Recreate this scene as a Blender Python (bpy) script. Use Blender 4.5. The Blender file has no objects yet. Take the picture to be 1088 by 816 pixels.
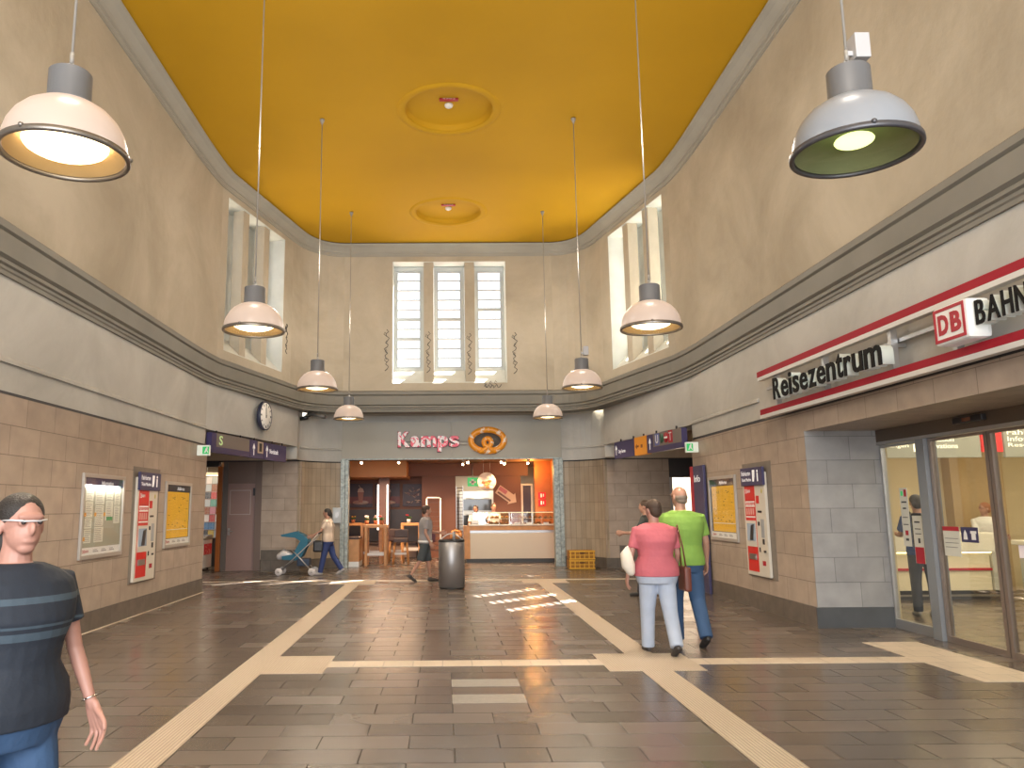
import bpy, bmesh, math, random
from mathutils import Vector, Matrix
from mathutils.geometry import tessellate_polygon
PI = math.pi
rnd = random.Random(7)
SC = bpy.context.scene
COL = SC.collection

# ------------------------------------------------------------------ materials
MATS = {}
def mat(name, color=(.5, .5, .5), rough=.5, metal=0., emit=None, es=0., spec=.5, vary=0., vscale=3., bump=0., bscale=40., trans=0., coat=0.):
    if name in MATS: return MATS[name]
    m = bpy.data.materials.new(name); m.use_nodes = True
    nt = m.node_tree; b = nt.nodes['Principled BSDF']
    b.inputs['Base Color'].default_value = (*color, 1); b.inputs['Roughness'].default_value = rough
    b.inputs['Metallic'].default_value = metal; b.inputs['Specular IOR Level'].default_value = spec
    b.inputs['Coat Weight'].default_value = coat
    if trans: b.inputs['Transmission Weight'].default_value = trans
    if emit: b.inputs['Emission Color'].default_value = (*emit, 1); b.inputs['Emission Strength'].default_value = es
    if vary or bump:
        tc = nt.nodes.new('ShaderNodeTexCoord')
        if vary:
            n = nt.nodes.new('ShaderNodeTexNoise'); n.inputs['Scale'].default_value = vscale; n.inputs['Detail'].default_value = 6
            nt.links.new(tc.outputs['Object'], n.inputs['Vector'])
            r = nt.nodes.new('ShaderNodeValToRGB'); nt.links.new(n.outputs['Fac'], r.inputs['Fac'])
            r.color_ramp.elements[0].position = .3; r.color_ramp.elements[1].position = .7
            r.color_ramp.elements[0].color = (*[c*(1-vary) for c in color], 1)
            r.color_ramp.elements[1].color = (*[min(1, c*(1+vary)) for c in color], 1)
            nt.links.new(r.outputs['Color'], b.inputs['Base Color'])
        if bump:
            n = nt.nodes.new('ShaderNodeTexNoise'); n.inputs['Scale'].default_value = bscale; n.inputs['Detail'].default_value = 4
            nt.links.new(tc.outputs['Object'], n.inputs['Vector'])
            bp = nt.nodes.new('ShaderNodeBump'); bp.inputs['Strength'].default_value = bump; bp.inputs['Distance'].default_value = .02
            nt.links.new(n.outputs['Fac'], bp.inputs['Height']); nt.links.new(bp.outputs['Normal'], b.inputs['Normal'])
    MATS[name] = m
    return m

def brick(name, c1, c2, mortar, w, h, rough=.5, msize=.004, off=.5, spec=.4, bumpd=.003, vary=.15, vs=2., coat=0., rvar=0., gloss=0.):
    m = bpy.data.materials.new(name); m.use_nodes = True; nt = m.node_tree; b = nt.nodes['Principled BSDF']
    uv = nt.nodes.new('ShaderNodeUVMap'); uv.uv_map = 'UVMap'
    br = nt.nodes.new('ShaderNodeTexBrick'); br.offset = off; br.offset_frequency = 2
    br.inputs['Scale'].default_value = 1; br.inputs['Brick Width'].default_value = w; br.inputs['Row Height'].default_value = h
    br.inputs['Mortar Size'].default_value = msize; br.inputs['Mortar Smooth'].default_value = .1
    br.inputs['Color1'].default_value = (*c1, 1); br.inputs['Color2'].default_value = (*c2, 1); br.inputs['Mortar'].default_value = (*mortar, 1)
    nt.links.new(uv.outputs['UV'], br.inputs['Vector'])
    n = nt.nodes.new('ShaderNodeTexNoise'); n.inputs['Scale'].default_value = vs; n.inputs['Detail'].default_value = 8
    nt.links.new(uv.outputs['UV'], n.inputs['Vector'])
    mp = nt.nodes.new('ShaderNodeMapRange'); mp.inputs['To Min'].default_value = 1-vary; mp.inputs['To Max'].default_value = 1+vary
    mp.inputs['From Min'].default_value = .3; mp.inputs['From Max'].default_value = .7
    nt.links.new(n.outputs['Fac'], mp.inputs['Value'])
    mx = nt.nodes.new('ShaderNodeVectorMath'); mx.operation = 'SCALE'
    nt.links.new(br.outputs['Color'], mx.inputs[0]); nt.links.new(mp.outputs['Result'], mx.inputs['Scale'])
    nt.links.new(mx.outputs['Vector'], b.inputs['Base Color'])
    b.inputs['Roughness'].default_value = rough; b.inputs['Specular IOR Level'].default_value = spec; b.inputs['Coat Weight'].default_value = coat
    if rvar:
        m2 = nt.nodes.new('ShaderNodeMapRange'); m2.inputs['To Min'].default_value = rough-rvar; m2.inputs['To Max'].default_value = rough+rvar
        m2.inputs['From Min'].default_value = .3; m2.inputs['From Max'].default_value = .7
        nt.links.new(n.outputs['Fac'], m2.inputs['Value']); nt.links.new(m2.outputs['Result'], b.inputs['Roughness'])
    if gloss:
        g = nt.nodes.new('ShaderNodeRGBToBW'); nt.links.new(br.outputs['Color'], g.inputs[0])
        m3 = nt.nodes.new('ShaderNodeMapRange'); lo, hi = sum(c1)/3, sum(c2)/3
        m3.inputs['From Min'].default_value = lo; m3.inputs['From Max'].default_value = hi; m3.inputs['To Min'].default_value = rough-gloss; m3.inputs['To Max'].default_value = rough+gloss
        nt.links.new(g.outputs[0], m3.inputs['Value']); m4 = nt.nodes.new('ShaderNodeMix'); m4.data_type = 'FLOAT'
        nt.links.new(br.outputs['Fac'], m4.inputs[0]); nt.links.new(m3.outputs['Result'], m4.inputs[2]); m4.inputs[3].default_value = .6
        nt.links.new(m4.outputs[0], b.inputs['Roughness'])
        m5 = nt.nodes.new('ShaderNodeMapRange'); m5.inputs['To Min'].default_value = spec; m5.inputs['To Max'].default_value = .25
        nt.links.new(br.outputs['Fac'], m5.inputs['Value']); nt.links.new(m5.outputs['Result'], b.inputs['Specular IOR Level'])
    bp = nt.nodes.new('ShaderNodeBump'); bp.invert = True; bp.inputs['Distance'].default_value = bumpd; bp.inputs['Strength'].default_value = .6
    nt.links.new(br.outputs['Fac'], bp.inputs['Height']); nt.links.new(bp.outputs['Normal'], b.inputs['Normal'])
    MATS[name] = m
    return m

def glass_mat(name, tint=(1, 1, 1), gloss=.08, rough=.02):
    m = bpy.data.materials.new(name); m.use_nodes = True; nt = m.node_tree; nt.nodes.clear()
    o = nt.nodes.new('ShaderNodeOutputMaterial'); t = nt.nodes.new('ShaderNodeBsdfTransparent'); g = nt.nodes.new('ShaderNodeBsdfGlossy')
    t.inputs['Color'].default_value = (*tint, 1); g.inputs['Roughness'].default_value = rough
    x = nt.nodes.new('ShaderNodeMixShader'); x.inputs['Fac'].default_value = gloss
    nt.links.new(t.outputs[0], x.inputs[1]); nt.links.new(g.outputs[0], x.inputs[2]); nt.links.new(x.outputs[0], o.inputs[0])
    MATS[name] = m
    return m

def plaster(name, c1, c2, scale=.5, streak=.12):
    m = bpy.data.materials.new(name); m.use_nodes = True; nt = m.node_tree; b = nt.nodes['Principled BSDF']
    tc = nt.nodes.new('ShaderNodeTexCoord')
    n = nt.nodes.new('ShaderNodeTexNoise'); n.inputs['Scale'].default_value = scale; n.inputs['Detail'].default_value = 9; n.inputs['Roughness'].default_value = .62; n.inputs['Distortion'].default_value = .5
    nt.links.new(tc.outputs['Object'], n.inputs['Vector'])
    r = nt.nodes.new('ShaderNodeValToRGB'); r.color_ramp.elements[0].position = .35; r.color_ramp.elements[1].position = .62
    r.color_ramp.elements[0].color = (*c1, 1); r.color_ramp.elements[1].color = (*c2, 1)
    nt.links.new(n.outputs['Fac'], r.inputs['Fac']); nt.links.new(r.outputs['Color'], b.inputs['Base Color'])
    n2 = nt.nodes.new('ShaderNodeTexNoise'); n2.inputs['Scale'].default_value = 5; n2.inputs['Detail'].default_value = 8
    nt.links.new(tc.outputs['Object'], n2.inputs['Vector'])
    bp = nt.nodes.new('ShaderNodeBump'); bp.inputs['Strength'].default_value = .25; bp.inputs['Distance'].default_value = .04
    nt.links.new(n2.outputs['Fac'], bp.inputs['Height']); nt.links.new(bp.outputs['Normal'], b.inputs['Normal'])
    b.inputs['Roughness'].default_value = .8; b.inputs['Specular IOR Level'].default_value = .2
    MATS[name] = m
    return m

TILE = brick('sandstone_tile', (.355, .285, .225), (.41, .33, .265), (.19, .15, .12), .65, .3237, rough=.45, vary=.12, vs=3.5, msize=.0045)
TILE_G = brick('narrow_tile', (.36, .29, .21), (.43, .345, .25), (.17, .14, .10), .145, .3237*1.5, rough=.45, vary=.1, off=0., msize=.004)
SKIRT = brick('skirting_stone', (.125, .105, .085), (.145, .12, .10), (.08, .07, .06), .65, 4., rough=.4, vary=.2, vs=5)
FLOOR = brick('floor_tile', (.098, .078, .064), (.152, .121, .10), (.045, .037, .031), .62, .3067, rough=.25, vary=.08, vs=.7, msize=.005, spec=.6, bumpd=.001, gloss=.04)
PL_LOW = plaster('grey_plaster', (.45, .445, .415), (.565, .56, .525), .6)
PL_UP = plaster('tan_plaster', (.385, .335, .255), (.505, .45, .355), .45)
CORN = mat('cornice_paint', (.205, .195, .165), .6, vary=.08, vscale=1.5)
COVE = mat('cove_paint', (.33, .315, .27), .6, vary=.06, vscale=1.5)
YEL = mat('ocher_ceiling_paint', (.53, .30, .016), .65, vary=.06, vscale=.35, spec=.12)
WHITE = mat('white_paint', (.8, .8, .78), .4)
REVEAL = mat('window_reveal_paint', (.62, .64, .60), .6, vary=.1, vscale=2)
STEEL = mat('brushed_steel', (.42, .41, .40), .35, metal=1., bump=.08, bscale=90)
GALV = mat('galvanised_steel', (.33, .36, .34), .5, metal=.6, vary=.35, vscale=14)
ALU = mat('satin_aluminium', (.5, .5, .5), .38, metal=.8)
BRONZE = mat('bronze_frame', (.15, .115, .085), .4, metal=.5)
DARK = mat('dark_grey_paint', (.04, .04, .045), .5)
BLACK = mat('black_plastic', (.012, .012, .014), .35)
NAVY = mat('navy_sign_face', (.045, .04, .11), .4)
RED = mat('machine_red', (.62, .015, .012), .35)
SIGNRED = mat('sign_red', (.42, .015, .03), .5)
CREAM = mat('cream_panel', (.62, .55, .45), .5)
TXT = mat('white_lettering', (.85, .85, .85), .5, emit=(1, 1, 1), es=.25)
GLASS = glass_mat('clear_glass', (.97, .97, .96), .07)
DGLASS = glass_mat('door_glass', (.90, .89, .84), .10)
GREEN = mat('exit_green', (.02, .30, .08), .4, emit=(.03, .6, .15), es=.5)

# ------------------------------------------------------------------ mesh builder
class MB:
    def __init__(s): s.b = bmesh.new(); s.mi = 0
    def _m(s, fs):
        for f in fs: f.material_index = s.mi
        return fs
    def box(s, x0, x1, y0, y1, z0, z1, bev=0.):
        vs = [s.b.verts.new((x, y, z)) for z in (z0, z1) for x, y in ((x0, y0), (x1, y0), (x1, y1), (x0, y1))]
        fs = [s.b.faces.new([vs[i] for i in q]) for q in ((3, 2, 1, 0), (4, 5, 6, 7), (0, 1, 5, 4), (1, 2, 6, 5), (2, 3, 7, 6), (3, 0, 4, 7))]
        s._m(fs)
        if bev:
            es = list({e for f in fs for e in f.edges})
            r = bmesh.ops.bevel(s.b, geom=es, offset=bev, segments=2, affect='EDGES', profile=.6)
            s._m(r['faces'])
        return vs
    def prism(s, pts, z0, z1):                      # plan polygon extruded upwards
        a = [s.b.verts.new((p[0], p[1], z0)) for p in pts]; c = [s.b.verts.new((p[0], p[1], z1)) for p in pts]; n = len(pts)
        fs = [s.b.faces.new(a[::-1]), s.b.faces.new(c)] + [s.b.faces.new((a[i], a[(i+1) % n], c[(i+1) % n], c[i])) for i in range(n)]
        s._m(fs)
    def prism_xz(s, pts, y0, y1):                    # front outline extruded in depth
        a = [s.b.verts.new((p[0], y0, p[1])) for p in pts]; c = [s.b.verts.new((p[0], y1, p[1])) for p in pts]; n = len(pts)
        fs = [s.b.faces.new(a), s.b.faces.new(c[::-1])] + [s.b.faces.new((a[(i+1) % n], a[i], c[i], c[(i+1) % n])) for i in range(n)]
        s._m(fs)
    def prism_yz(s, pts, x0, x1):
        a = [s.b.verts.new((x0, p[0], p[1])) for p in pts]; c = [s.b.verts.new((x1, p[0], p[1])) for p in pts]; n = len(pts)
        fs = [s.b.faces.new(a), s.b.faces.new(c[::-1])] + [s.b.faces.new((a[(i+1) % n], a[i], c[i], c[(i+1) % n])) for i in range(n)]
        s._m(fs)
    def quad(s, a, b, c, d): s._m([s.b.faces.new([s.b.verts.new(p) for p in (a, b, c, d)])])
    def lathe(s, prof, c=(0, 0, 0), seg=32, axis='z', capb=True, capt=True):
        rings = []
        for r, z in prof:
            ring = []
            for i in range(seg):
                t = 2*PI*i/seg; u, v = r*math.cos(t), r*math.sin(t)
                p = (u, v, z) if axis == 'z' else ((u, -z, v) if axis == 'y' else (z, u, v))
                ring.append(s.b.verts.new((p[0]+c[0], p[1]+c[1], p[2]+c[2])))
            rings.append(ring)
        fs = []
        for a, b in zip(rings, rings[1:]):
            for i in range(seg):
                fs.append(s.b.faces.new((a[i], a[(i+1) % seg], b[(i+1) % seg], b[i])))
        if capb and prof[0][0] > 1e-5: fs.append(s.b.faces.new(rings[0][::-1]))
        if capt and prof[-1][0] > 1e-5: fs.append(s.b.faces.new(rings[-1]))
        for f in fs: f.smooth = True
        s._m(fs)
    def cyl(s, c, r, h, seg=24, axis='z'): s.lathe([(r, 0), (r, h)], c, seg, axis)
    def ball(s, c, r, seg=16, sc=(1, 1, 1)):
        res = bmesh.ops.create_uvsphere(s.b, u_segments=seg, v_segments=max(6, seg//2), radius=r)
        fs = set()
        for v in res['verts']:
            v.co = Vector((v.co.x*sc[0]+c[0], v.co.y*sc[1]+c[1], v.co.z*sc[2]+c[2]))
            fs.update(v.link_faces)
        for f in fs: f.smooth = True
        s._m(fs)
    def tube(s, pts, r, seg=10, caps=True):          # r: number or list; rounded ends
        P = [Vector(p) for p in pts]; n = len(P)
        R = list(r) if hasattr(r, '__len__') else [r]*n
        if caps == 'round':
            d0 = (P[0]-P[1]).normalized(); d1 = (P[-1]-P[-2]).normalized()
            P = [P[0]+d0*R[0]*.8, P[0]+d0*R[0]*.45]+P+[P[-1]+d1*R[-1]*.45, P[-1]+d1*R[-1]*.8]
            R = [R[0]*.35, R[0]*.85]+R+[R[-1]*.85, R[-1]*.35]; n = len(P)
        T = []
        for i in range(n):
            a = P[max(0, i-1)]; b = P[min(n-1, i+1)]; t = (b-a); T.append(t.normalized() if t.length > 1e-9 else Vector((0, 0, 1)))
        ref = Vector((0, 0, 1)) if abs(T[0].z) < .9 else Vector((1, 0, 0))
        nrm = T[0].cross(ref).normalized(); rings = []
        for i in range(n):
            nrm = (nrm - T[i]*nrm.dot(T[i])).normalized(); bn = T[i].cross(nrm)
            rings.append([s.b.verts.new(P[i]+(nrm*math.cos(2*PI*k/seg)+bn*math.sin(2*PI*k/seg))*R[i]) for k in range(seg)])
        fs = []
        for a, b in zip(rings, rings[1:]):
            for k in range(seg): fs.append(s.b.faces.new((a[k], a[(k+1) % seg], b[(k+1) % seg], b[k])))
        if caps: fs += [s.b.faces.new(rings[0][::-1]), s.b.faces.new(rings[-1])]
        for f in fs: f.smooth = True
        s._m(fs)
    def loft(s, rings, seg=24):                     # (cx, cy, z, rx, ry)
        RR = []
        for cx, cy, z, rx, ry in rings:
            RR.append([s.b.verts.new((cx+rx*math.cos(2*PI*k/seg), cy+ry*math.sin(2*PI*k/seg), z)) for k in range(seg)])
        fs = []
        for a, b in zip(RR, RR[1:]):
            for k in range(seg): fs.append(s.b.faces.new((a[k], a[(k+1) % seg], b[(k+1) % seg], b[k])))
        fs += [s.b.faces.new(RR[0][::-1]), s.b.faces.new(RR[-1])]
        for f in fs: f.smooth = True
        s._m(fs)
    def build(s, name, mats, parent=None, uv=True, kind=None, loc=None, label=None, fix=True):
        if not isinstance(mats, (list, tuple)): mats = [mats]
        if fix: bmesh.ops.recalc_face_normals(s.b, faces=s.b.faces)
        if uv:
            L = s.b.loops.layers.uv.get('UVMap') or s.b.loops.layers.uv.new('UVMap')
            for f in s.b.faces:
                n = f.normal
                for l in f.loops:
                    if l[L].uv.length > 0: continue
                    p = l.vert.co
                    if abs(n.z) > .7: l[L].uv = (p.x-.06+62, p.y-7.4467+30.67)
                    else:
                        t = Vector((-n.y, n.x, 0))
                        t = t.normalized() if t.length > 1e-6 else Vector((1, 0, 0))
                        if abs(t.x) > abs(t.y): t = t if t.x > 0 else -t
                        else: t = t if t.y > 0 else -t
                        l[L].uv = (p.dot(t)+65, p.z-.26)
        me = bpy.data.meshes.new(name); s.b.to_mesh(me); s.b.free()
        for m in mats: me.materials.append(m)
        o = bpy.data.objects.new(name, me); COL.objects.link(o)
        if parent: o.parent = parent
        if kind: o['kind'] = kind
        if loc: o.location = loc
        if label: o['label'] = label
        return o

def struct(name, mb, mats, **k): return mb.build(name, mats, kind='structure', **k)
def thing(name, label, cat, loc=(0, 0, 0), rz=0, group=None):
    o = bpy.data.objects.new(name, None); COL.objects.link(o); o.empty_display_size = .2
    o.location = loc; o.rotation_euler = (0, 0, rz); o['label'] = label; o['category'] = cat
    if group: o['group'] = group
    return o
def tag(o, label, cat, group=None):
    o['label'] = label; o['category'] = cat
    if group: o['group'] = group
    return o
def dup(root, loc, rz=None, label=None, group=None):
    r = root.copy(); COL.objects.link(r); r.location = loc
    if rz is not None: r.rotation_euler = (0, 0, rz)
    if label: r['label'] = label
    if group: r['group'] = group
    for ch in list(root.children):
        c = ch.copy(); COL.objects.link(c); c.parent = r
        for g in list(ch.children):
            d = g.copy(); COL.objects.link(d); d.parent = c
    return r

_dg = None
def text(parent, name, txt, x0, x1, z0, z1, y, m, depth=.004, bold=.0, label=None):
    """lettering facing -y that fills the given rectangle"""
    cu = bpy.data.curves.new('t', 'FONT'); cu.body = txt; cu.size = 1; cu.extrude = .5; cu.offset = bold
    cu.resolution_u = 3
    o = bpy.data.objects.new('t', cu); COL.objects.link(o)
    dg = bpy.context.evaluated_depsgraph_get(); me = bpy.data.meshes.new_from_object(o.evaluated_get(dg))
    bpy.data.objects.remove(o); bpy.data.curves.remove(cu)
    xs = [v.co.x for v in me.vertices]; ys = [v.co.y for v in me.vertices]
    a, b, c, d = min(xs), max(xs), min(ys), max(ys)
    for v in me.vertices:
        X, Y, Z = v.co
        v.co = (x0+(X-a)/(b-a)*(x1-x0), y-(Z+.5)*depth, z0+(Y-c)/(d-c)*(z1-z0))
    me.name = name; me.materials.clear(); me.materials.append(m)
    q = bpy.data.objects.new(name, me); COL.objects.link(q); q.parent = parent
    if label: q['label'] = label
    return q

# ------------------------------------------------------------------ plans
def offs(path, d):
    """offset a plan path to its right (walls: towards the hall outside is left)"""
    out = []
    n = len(path)
    for i, p in enumerate(path):
        a = Vector(path[max(0, i-1)]); b = Vector(path[min(n-1, i+1)]); P = Vector(p)
        d1 = (P-a).normalized() if i > 0 else (b-P).normalized(); d2 = (b-P).normalized() if i < n-1 else d1
        n1 = Vector((d1.y, -d1.x)); n2 = Vector((d2.y, -d2.x)); m = (n1+n2).normalized()
        k = d/max(.3, m.dot(n1)); out.append((P.x+m.x*k, P.y+m.y*k))
    return out
def arc(p0, pc, p1, n=8):
    o = []
    for i in range(n+1):
        t = i/n; o.append(tuple((1-t)**2*Vector(p0)+2*t*(1-t)*Vector(pc)+t*t*Vector(p1)))
    return o
def dedup(p):
    o = [tuple(p[0])]
    for q in p[1:]:
        if (Vector(q)-Vector(o[-1])).length > .01: o.append(tuple(q))
    return o
# path runs along the left wall away from the camera, across the back, and returns along the right wall; hall is on the right side
UL0, UL1 = (-4.72, 16.13), (-3.87, 19.66)
UR0, UR1 = (4.85, 16.1), (4.07, 19.6)
U_left = dedup([(-4.8, -6), (-4.8, 14.2)] + arc((-4.8, 14.2), (-4.8, 15.4), UL0, 6))
U_cl = dedup(arc(UL1, (-3.62, 20.85), (-2.7, 20.95), 8))
U_cr = dedup(arc((3.0, 20.95), (3.85, 20.85), UR1, 8))
U_right = dedup(arc(UR0, (4.95, 15.4), (4.95, 14.2), 6)+[(4.95, -6)])
UP = dedup(U_left+U_cl+U_cr+U_right)

def strip_wall(name, path, z0, z1, th, m, zb=None, u0=0, seam=True):
    """vertical wall whose hall face follows path, thickness th to the outside, arc-length uv"""
    mb = MB(); outp = offs(path, -th); L = mb.b.loops.layers.uv.new('UVMap'); u = 65+u0; n = len(path)
    def q(pts, uvs):
        f = mb.b.faces.new([mb.b.verts.new(p) for p in pts])
        for l, w in zip(f.loops, uvs): l[L].uv = w
    for i in range(n-1):
        a, b = path[i], path[i+1]; c, d = outp[i], outp[i+1]; w = (Vector(b)-Vector(a)).length
        q([(*a, z0), (*b, z0), (*b, z1), (*a, z1)], [(u, z0-.26), (u+w, z0-.26), (u+w, z1-.26), (u, z1-.26)])
        q([(*d, z0), (*c, z0), (*c, z1), (*d, z1)], [(u, 1)]*4)
        q([(*a, z1), (*b, z1), (*d, z1), (*c, z1)], [(u, 1)]*4); q([(*b, z0), (*a, z0), (*c, z0), (*d, z0)], [(u, 1)]*4)
        u += w
    for a, c in ((path[0], outp[0]), (path[-1], outp[-1])):
        q([(*a, z0), (*c, z0), (*c, z1), (*a, z1)], [(66, z0-.26), (66+th, z0-.26), (66+th, z1-.26), (66, z1-.26)])
    bmesh.ops.remove_doubles(mb.b, verts=mb.b.verts, dist=1e-5)
    return mb.build(name, m, kind='structure')

def sweep(name, path, prof, m, smooth=False, closed_prof=True):
    """prof: list of (inset towards the hall, z)"""
    mb = MB(); rows = [[mb.b.verts.new((*p, z)) for p in offs(path, d)] for d, z in prof]
    n = len(prof); k = range(n) if closed_prof else range(n-1)
    for j in k:
        a, b = rows[j], rows[(j+1) % n]
        for i in range(len(path)-1): mb.b.faces.new((a[i], a[i+1], b[i+1], b[i]))
    if closed_prof:
        mb.b.faces.new([r[0] for r in rows]); mb.b.faces.new([r[-1] for r in rows][::-1])
    return mb.build(name, m, kind='structure')

# ---- upper walls -------------------------------------------------
ZU0, ZU1, WT = 4.15, 8.9, .6
strip_wall('wall_left_upper', U_left, ZU0, ZU1, WT, PL_UP)
strip_wall('wall_left_corner', U_cl, ZU0, ZU1, WT, PL_UP)
strip_wall('wall_right_corner', U_cr, ZU0, ZU1, WT, PL_UP)
strip_wall('wall_right_upper', U_right, ZU0, ZU1, WT, PL_UP)

def frame_empty(name, p0, p1):
    """structure root whose local x runs from p0 to p1 and local y goes into the wall"""
    d = Vector(p1)-Vector(p0); o = bpy.data.objects.new(name, None); COL.objects.link(o); o['kind'] = 'structure'
    o.location = (p0[0], p0[1], 0); o.rotation_euler = (0, 0, math.atan2(d.y, d.x)); return o, d.length

PANE = glass_mat('window_glass', (1, 1, 1), .04)
FRM = mat('window_frame_paint', (.50, .53, .52), .5); SASH = mat('window_sash_paint', (.42, .45, .46), .5)
def window_wall(wname, p0, p1, u0, u1, w0, w1, first, back):
    """tan wall with one wide splayed recess holding three tall lights between two piers"""
    root, L = frame_empty(wname, p0, p1)
    mb = MB()
    mb.box(0, u0, 0, WT, ZU0, ZU1); mb.box(u1, L, 0, WT, ZU0, ZU1)
    mb.box(u0, u1, 0, WT, w1, ZU1); mb.box(u0, u1, 0, WT, ZU0, w0)
    mb.build('wall_face', PL_UP, root)
    W = u1-u0; pw = .27; bw = (W-2*pw)/3
    mb = MB()
    for k in (0, 1):
        x = u0+bw*(k+1)+pw*k; mb.box(x, x+pw, .05, .30, w0, w1)
    mb.build('pier', PL_UP, root)
    for k in (0, 1):
        x = u0+bw*(k+1)+pw*k; mb = MB(); mb.box(x+.002, x+pw-.002, .46, WT-.02, w0, w1-.02); mb.build('mullion', REVEAL, root)
        mb = MB(); mb.prism_yz([(.01, w0+.002), (.55, w0+.002), (.55, w0+.42), (.44, w0+.42)], x-.004, x+pw+.004); mb.build('pier_sill', REVEAL, root)
    mb = MB(); t = .012                               # thin painted lining of the recess
    mb.box(u0, u0+t, .004, WT, w0, w1); mb.box(u1-t, u1, .004, WT, w0, w1); mb.box(u0+t, u1-t, .004, WT, w1-t, w1)
    mb.build('reveal', REVEAL, root)
    for k in range(3):
        x0 = u0+(bw+pw)*k; x1 = x0+bw; w = bpy.data.objects.new('window_%d' % (first+k), None); COL.objects.link(w)
        w['kind'] = 'structure'; w.matrix_world = Matrix.Translation(root.location) @ Matrix.Rotation(root.rotation_euler.z, 4, 'Z')
        a, b = x0+.005, x1-.005; zb = w0+.42
        mb = MB(); mb.prism_yz([(.01, w0+.002), (.55, w0+.002), (.55, zb), (.44, zb)], a, b); mb.build('sill', REVEAL, w)
        mb = MB(); y0, y1 = .45, .55; fo = .07
        mb.box(a, a+fo, y0, y1, zb, w1-.02); mb.box(b-fo, b, y0, y1, zb, w1-.02)
        mb.box(a+fo, b-fo, y0, y1, w1-.14, w1-.02); mb.box(a+fo, b-fo, y0, y1, zb, zb+.06)
        mb.build('frame', FRM, w)
        mb = MB(); A, B = a+fo+.002, b-fo-.002; z0, z1 = zb+.062, w1-.142; f2 = .045
        mb.box(A, A+f2, .47, .53, z0, z1); mb.box(B-f2, B, .47, .53, z0, z1); mb.box(A+f2, B-f2, .47, .53, z0, z0+f2); mb.box(A+f2, B-f2, .47, .53, z1-f2, z1)
        for j in range(1, 10):
            z = z0+(z1-z0)*j/10; h = .034 if (j not in ((3, 5), (5,), (6,))[k]) else .085
            mb.box(A+f2, B-f2, .47, .53, z-h/2, z+h/2)
        mb.build('sash', SASH, w)
        mb = MB(); mb.box(A+.01, B-.01, .498, .502, z0+.01, z1-.01); mb.build('pane', PANE, w)
    return root
d = Vector(UL1)-Vector(UL0)
window_wall('wall_left_diagonal', UL0, UL1, .26, d.length-.5, 4.93, 8.34, 1, False)
window_wall('wall_back_upper', (-2.7, 20.95), (3.0, 20.95), 1.32, 4.43, 4.92, 8.32, 4, True)
d = Vector(UR0)-Vector(UR1)
window_wall('wall_right_diagonal', UR1, UR0, .52, d.length-.26, 4.93, 8.36, 7, False)

# ---- lower plaster ----------------------------------------------
LL = [(-4.8, -6), (-4.8, 15.85)]
strip_wall('wall_left_plaster', LL, 2.88, 4.3, .6, PL_LOW)
strip_wall('wall_left_beam', dedup([(-4.8, 15.85), (-4.33, 18.1), (-3.83, 20.6)]), 3.2, 4.3, .45, PL_LOW)
CL = dedup(arc((-3.83, 20.95), (-3.62, 21.85), (-2.75, 22.0), 8)); CR = dedup(arc((3.2, 22.0), (4.1, 21.85), (4.3, 20.95), 8))
NL = dedup(arc((-3.83, 21.1), (-3.6, 21.9), (-2.75, 22.05), 8)); NR = dedup(arc((3.25, 22.05), (4.1, 21.9), (4.3, 21.1), 8))
strip_wall('wall_left_corner_plaster', dedup([(-3.83, 20.6)]+CL), 2.88, 4.3, .3, PL_LOW)
strip_wall('wall_right_corner_plaster', dedup(CR+[(4.22, 20.6)]), 2.88, 4.3, .3, PL_LOW)
strip_wall('wall_back_plaster', [(-2.75, 22.0), (3.2, 22.0)], 2.97, 4.3, .3, PL_LOW)
strip_wall('wall_right_beam', dedup([(4.22, 20.6), (4.6, 18.1), (4.95, 15.6)]), 3.2, 4.3, .45, PL_LOW)
strip_wall('wall_right_plaster', [(4.95, 15.6), (4.95, -6)], 2.93, 4.3, .6, PL_LOW)
# tiled dado walls
strip_wall('wall_left', [(-4.75, -6), (-4.75, 15.83)], .26, 2.85, .7, TILE)
strip_wall('wall_right', [(4.93, 15.62), (4.93, 10.72)], .26, 2.88, 1.0, TILE, u0=.2)
strip_wall('wall_corner_left_tiles', NL, .26, 2.85, .25, TILE_G)
strip_wall('wall_corner_right_tiles', NR, .26, 2.85, .25, TILE_G)
GT = brick('grey_side_tile', (.27, .265, .26), (.33, .325, .32), (.17, .17, .17), .65, .3237, rough=.45, vary=.1, vs=4)
# baseboards
def base(name, path, th=.5, ht=.262, m=SKIRT): strip_wall(name, path, 0.0, ht, th, m)
base('baseboard_left', [(-4.735, -6), (-4.735, 15.84)], .6)
base('baseboard_right', [(4.91, 15.63), (4.91, 10.70)], .9)
base('baseboard_corner_left', offs(NL, .01), .2, .262); base('baseboard_corner_right', offs(NR, .01), .2, .262)
# dark strips painted in as the shade of the gap over the tiles
strip_wall('trim_1', [(-4.77, -6), (-4.77, 15.84)], 2.85, 2.885, .5, DARK)
strip_wall('trim_2', [(4.955, 15.6), (4.955, -6)], 2.88, 2.93, .5, DARK)
strip_wall('trim_3', offs(NL, -.03), 2.85, 2.882, .2, DARK); strip_wall('trim_4', offs(NR, -.03), 2.85, 2.882, .2, DARK)
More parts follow.
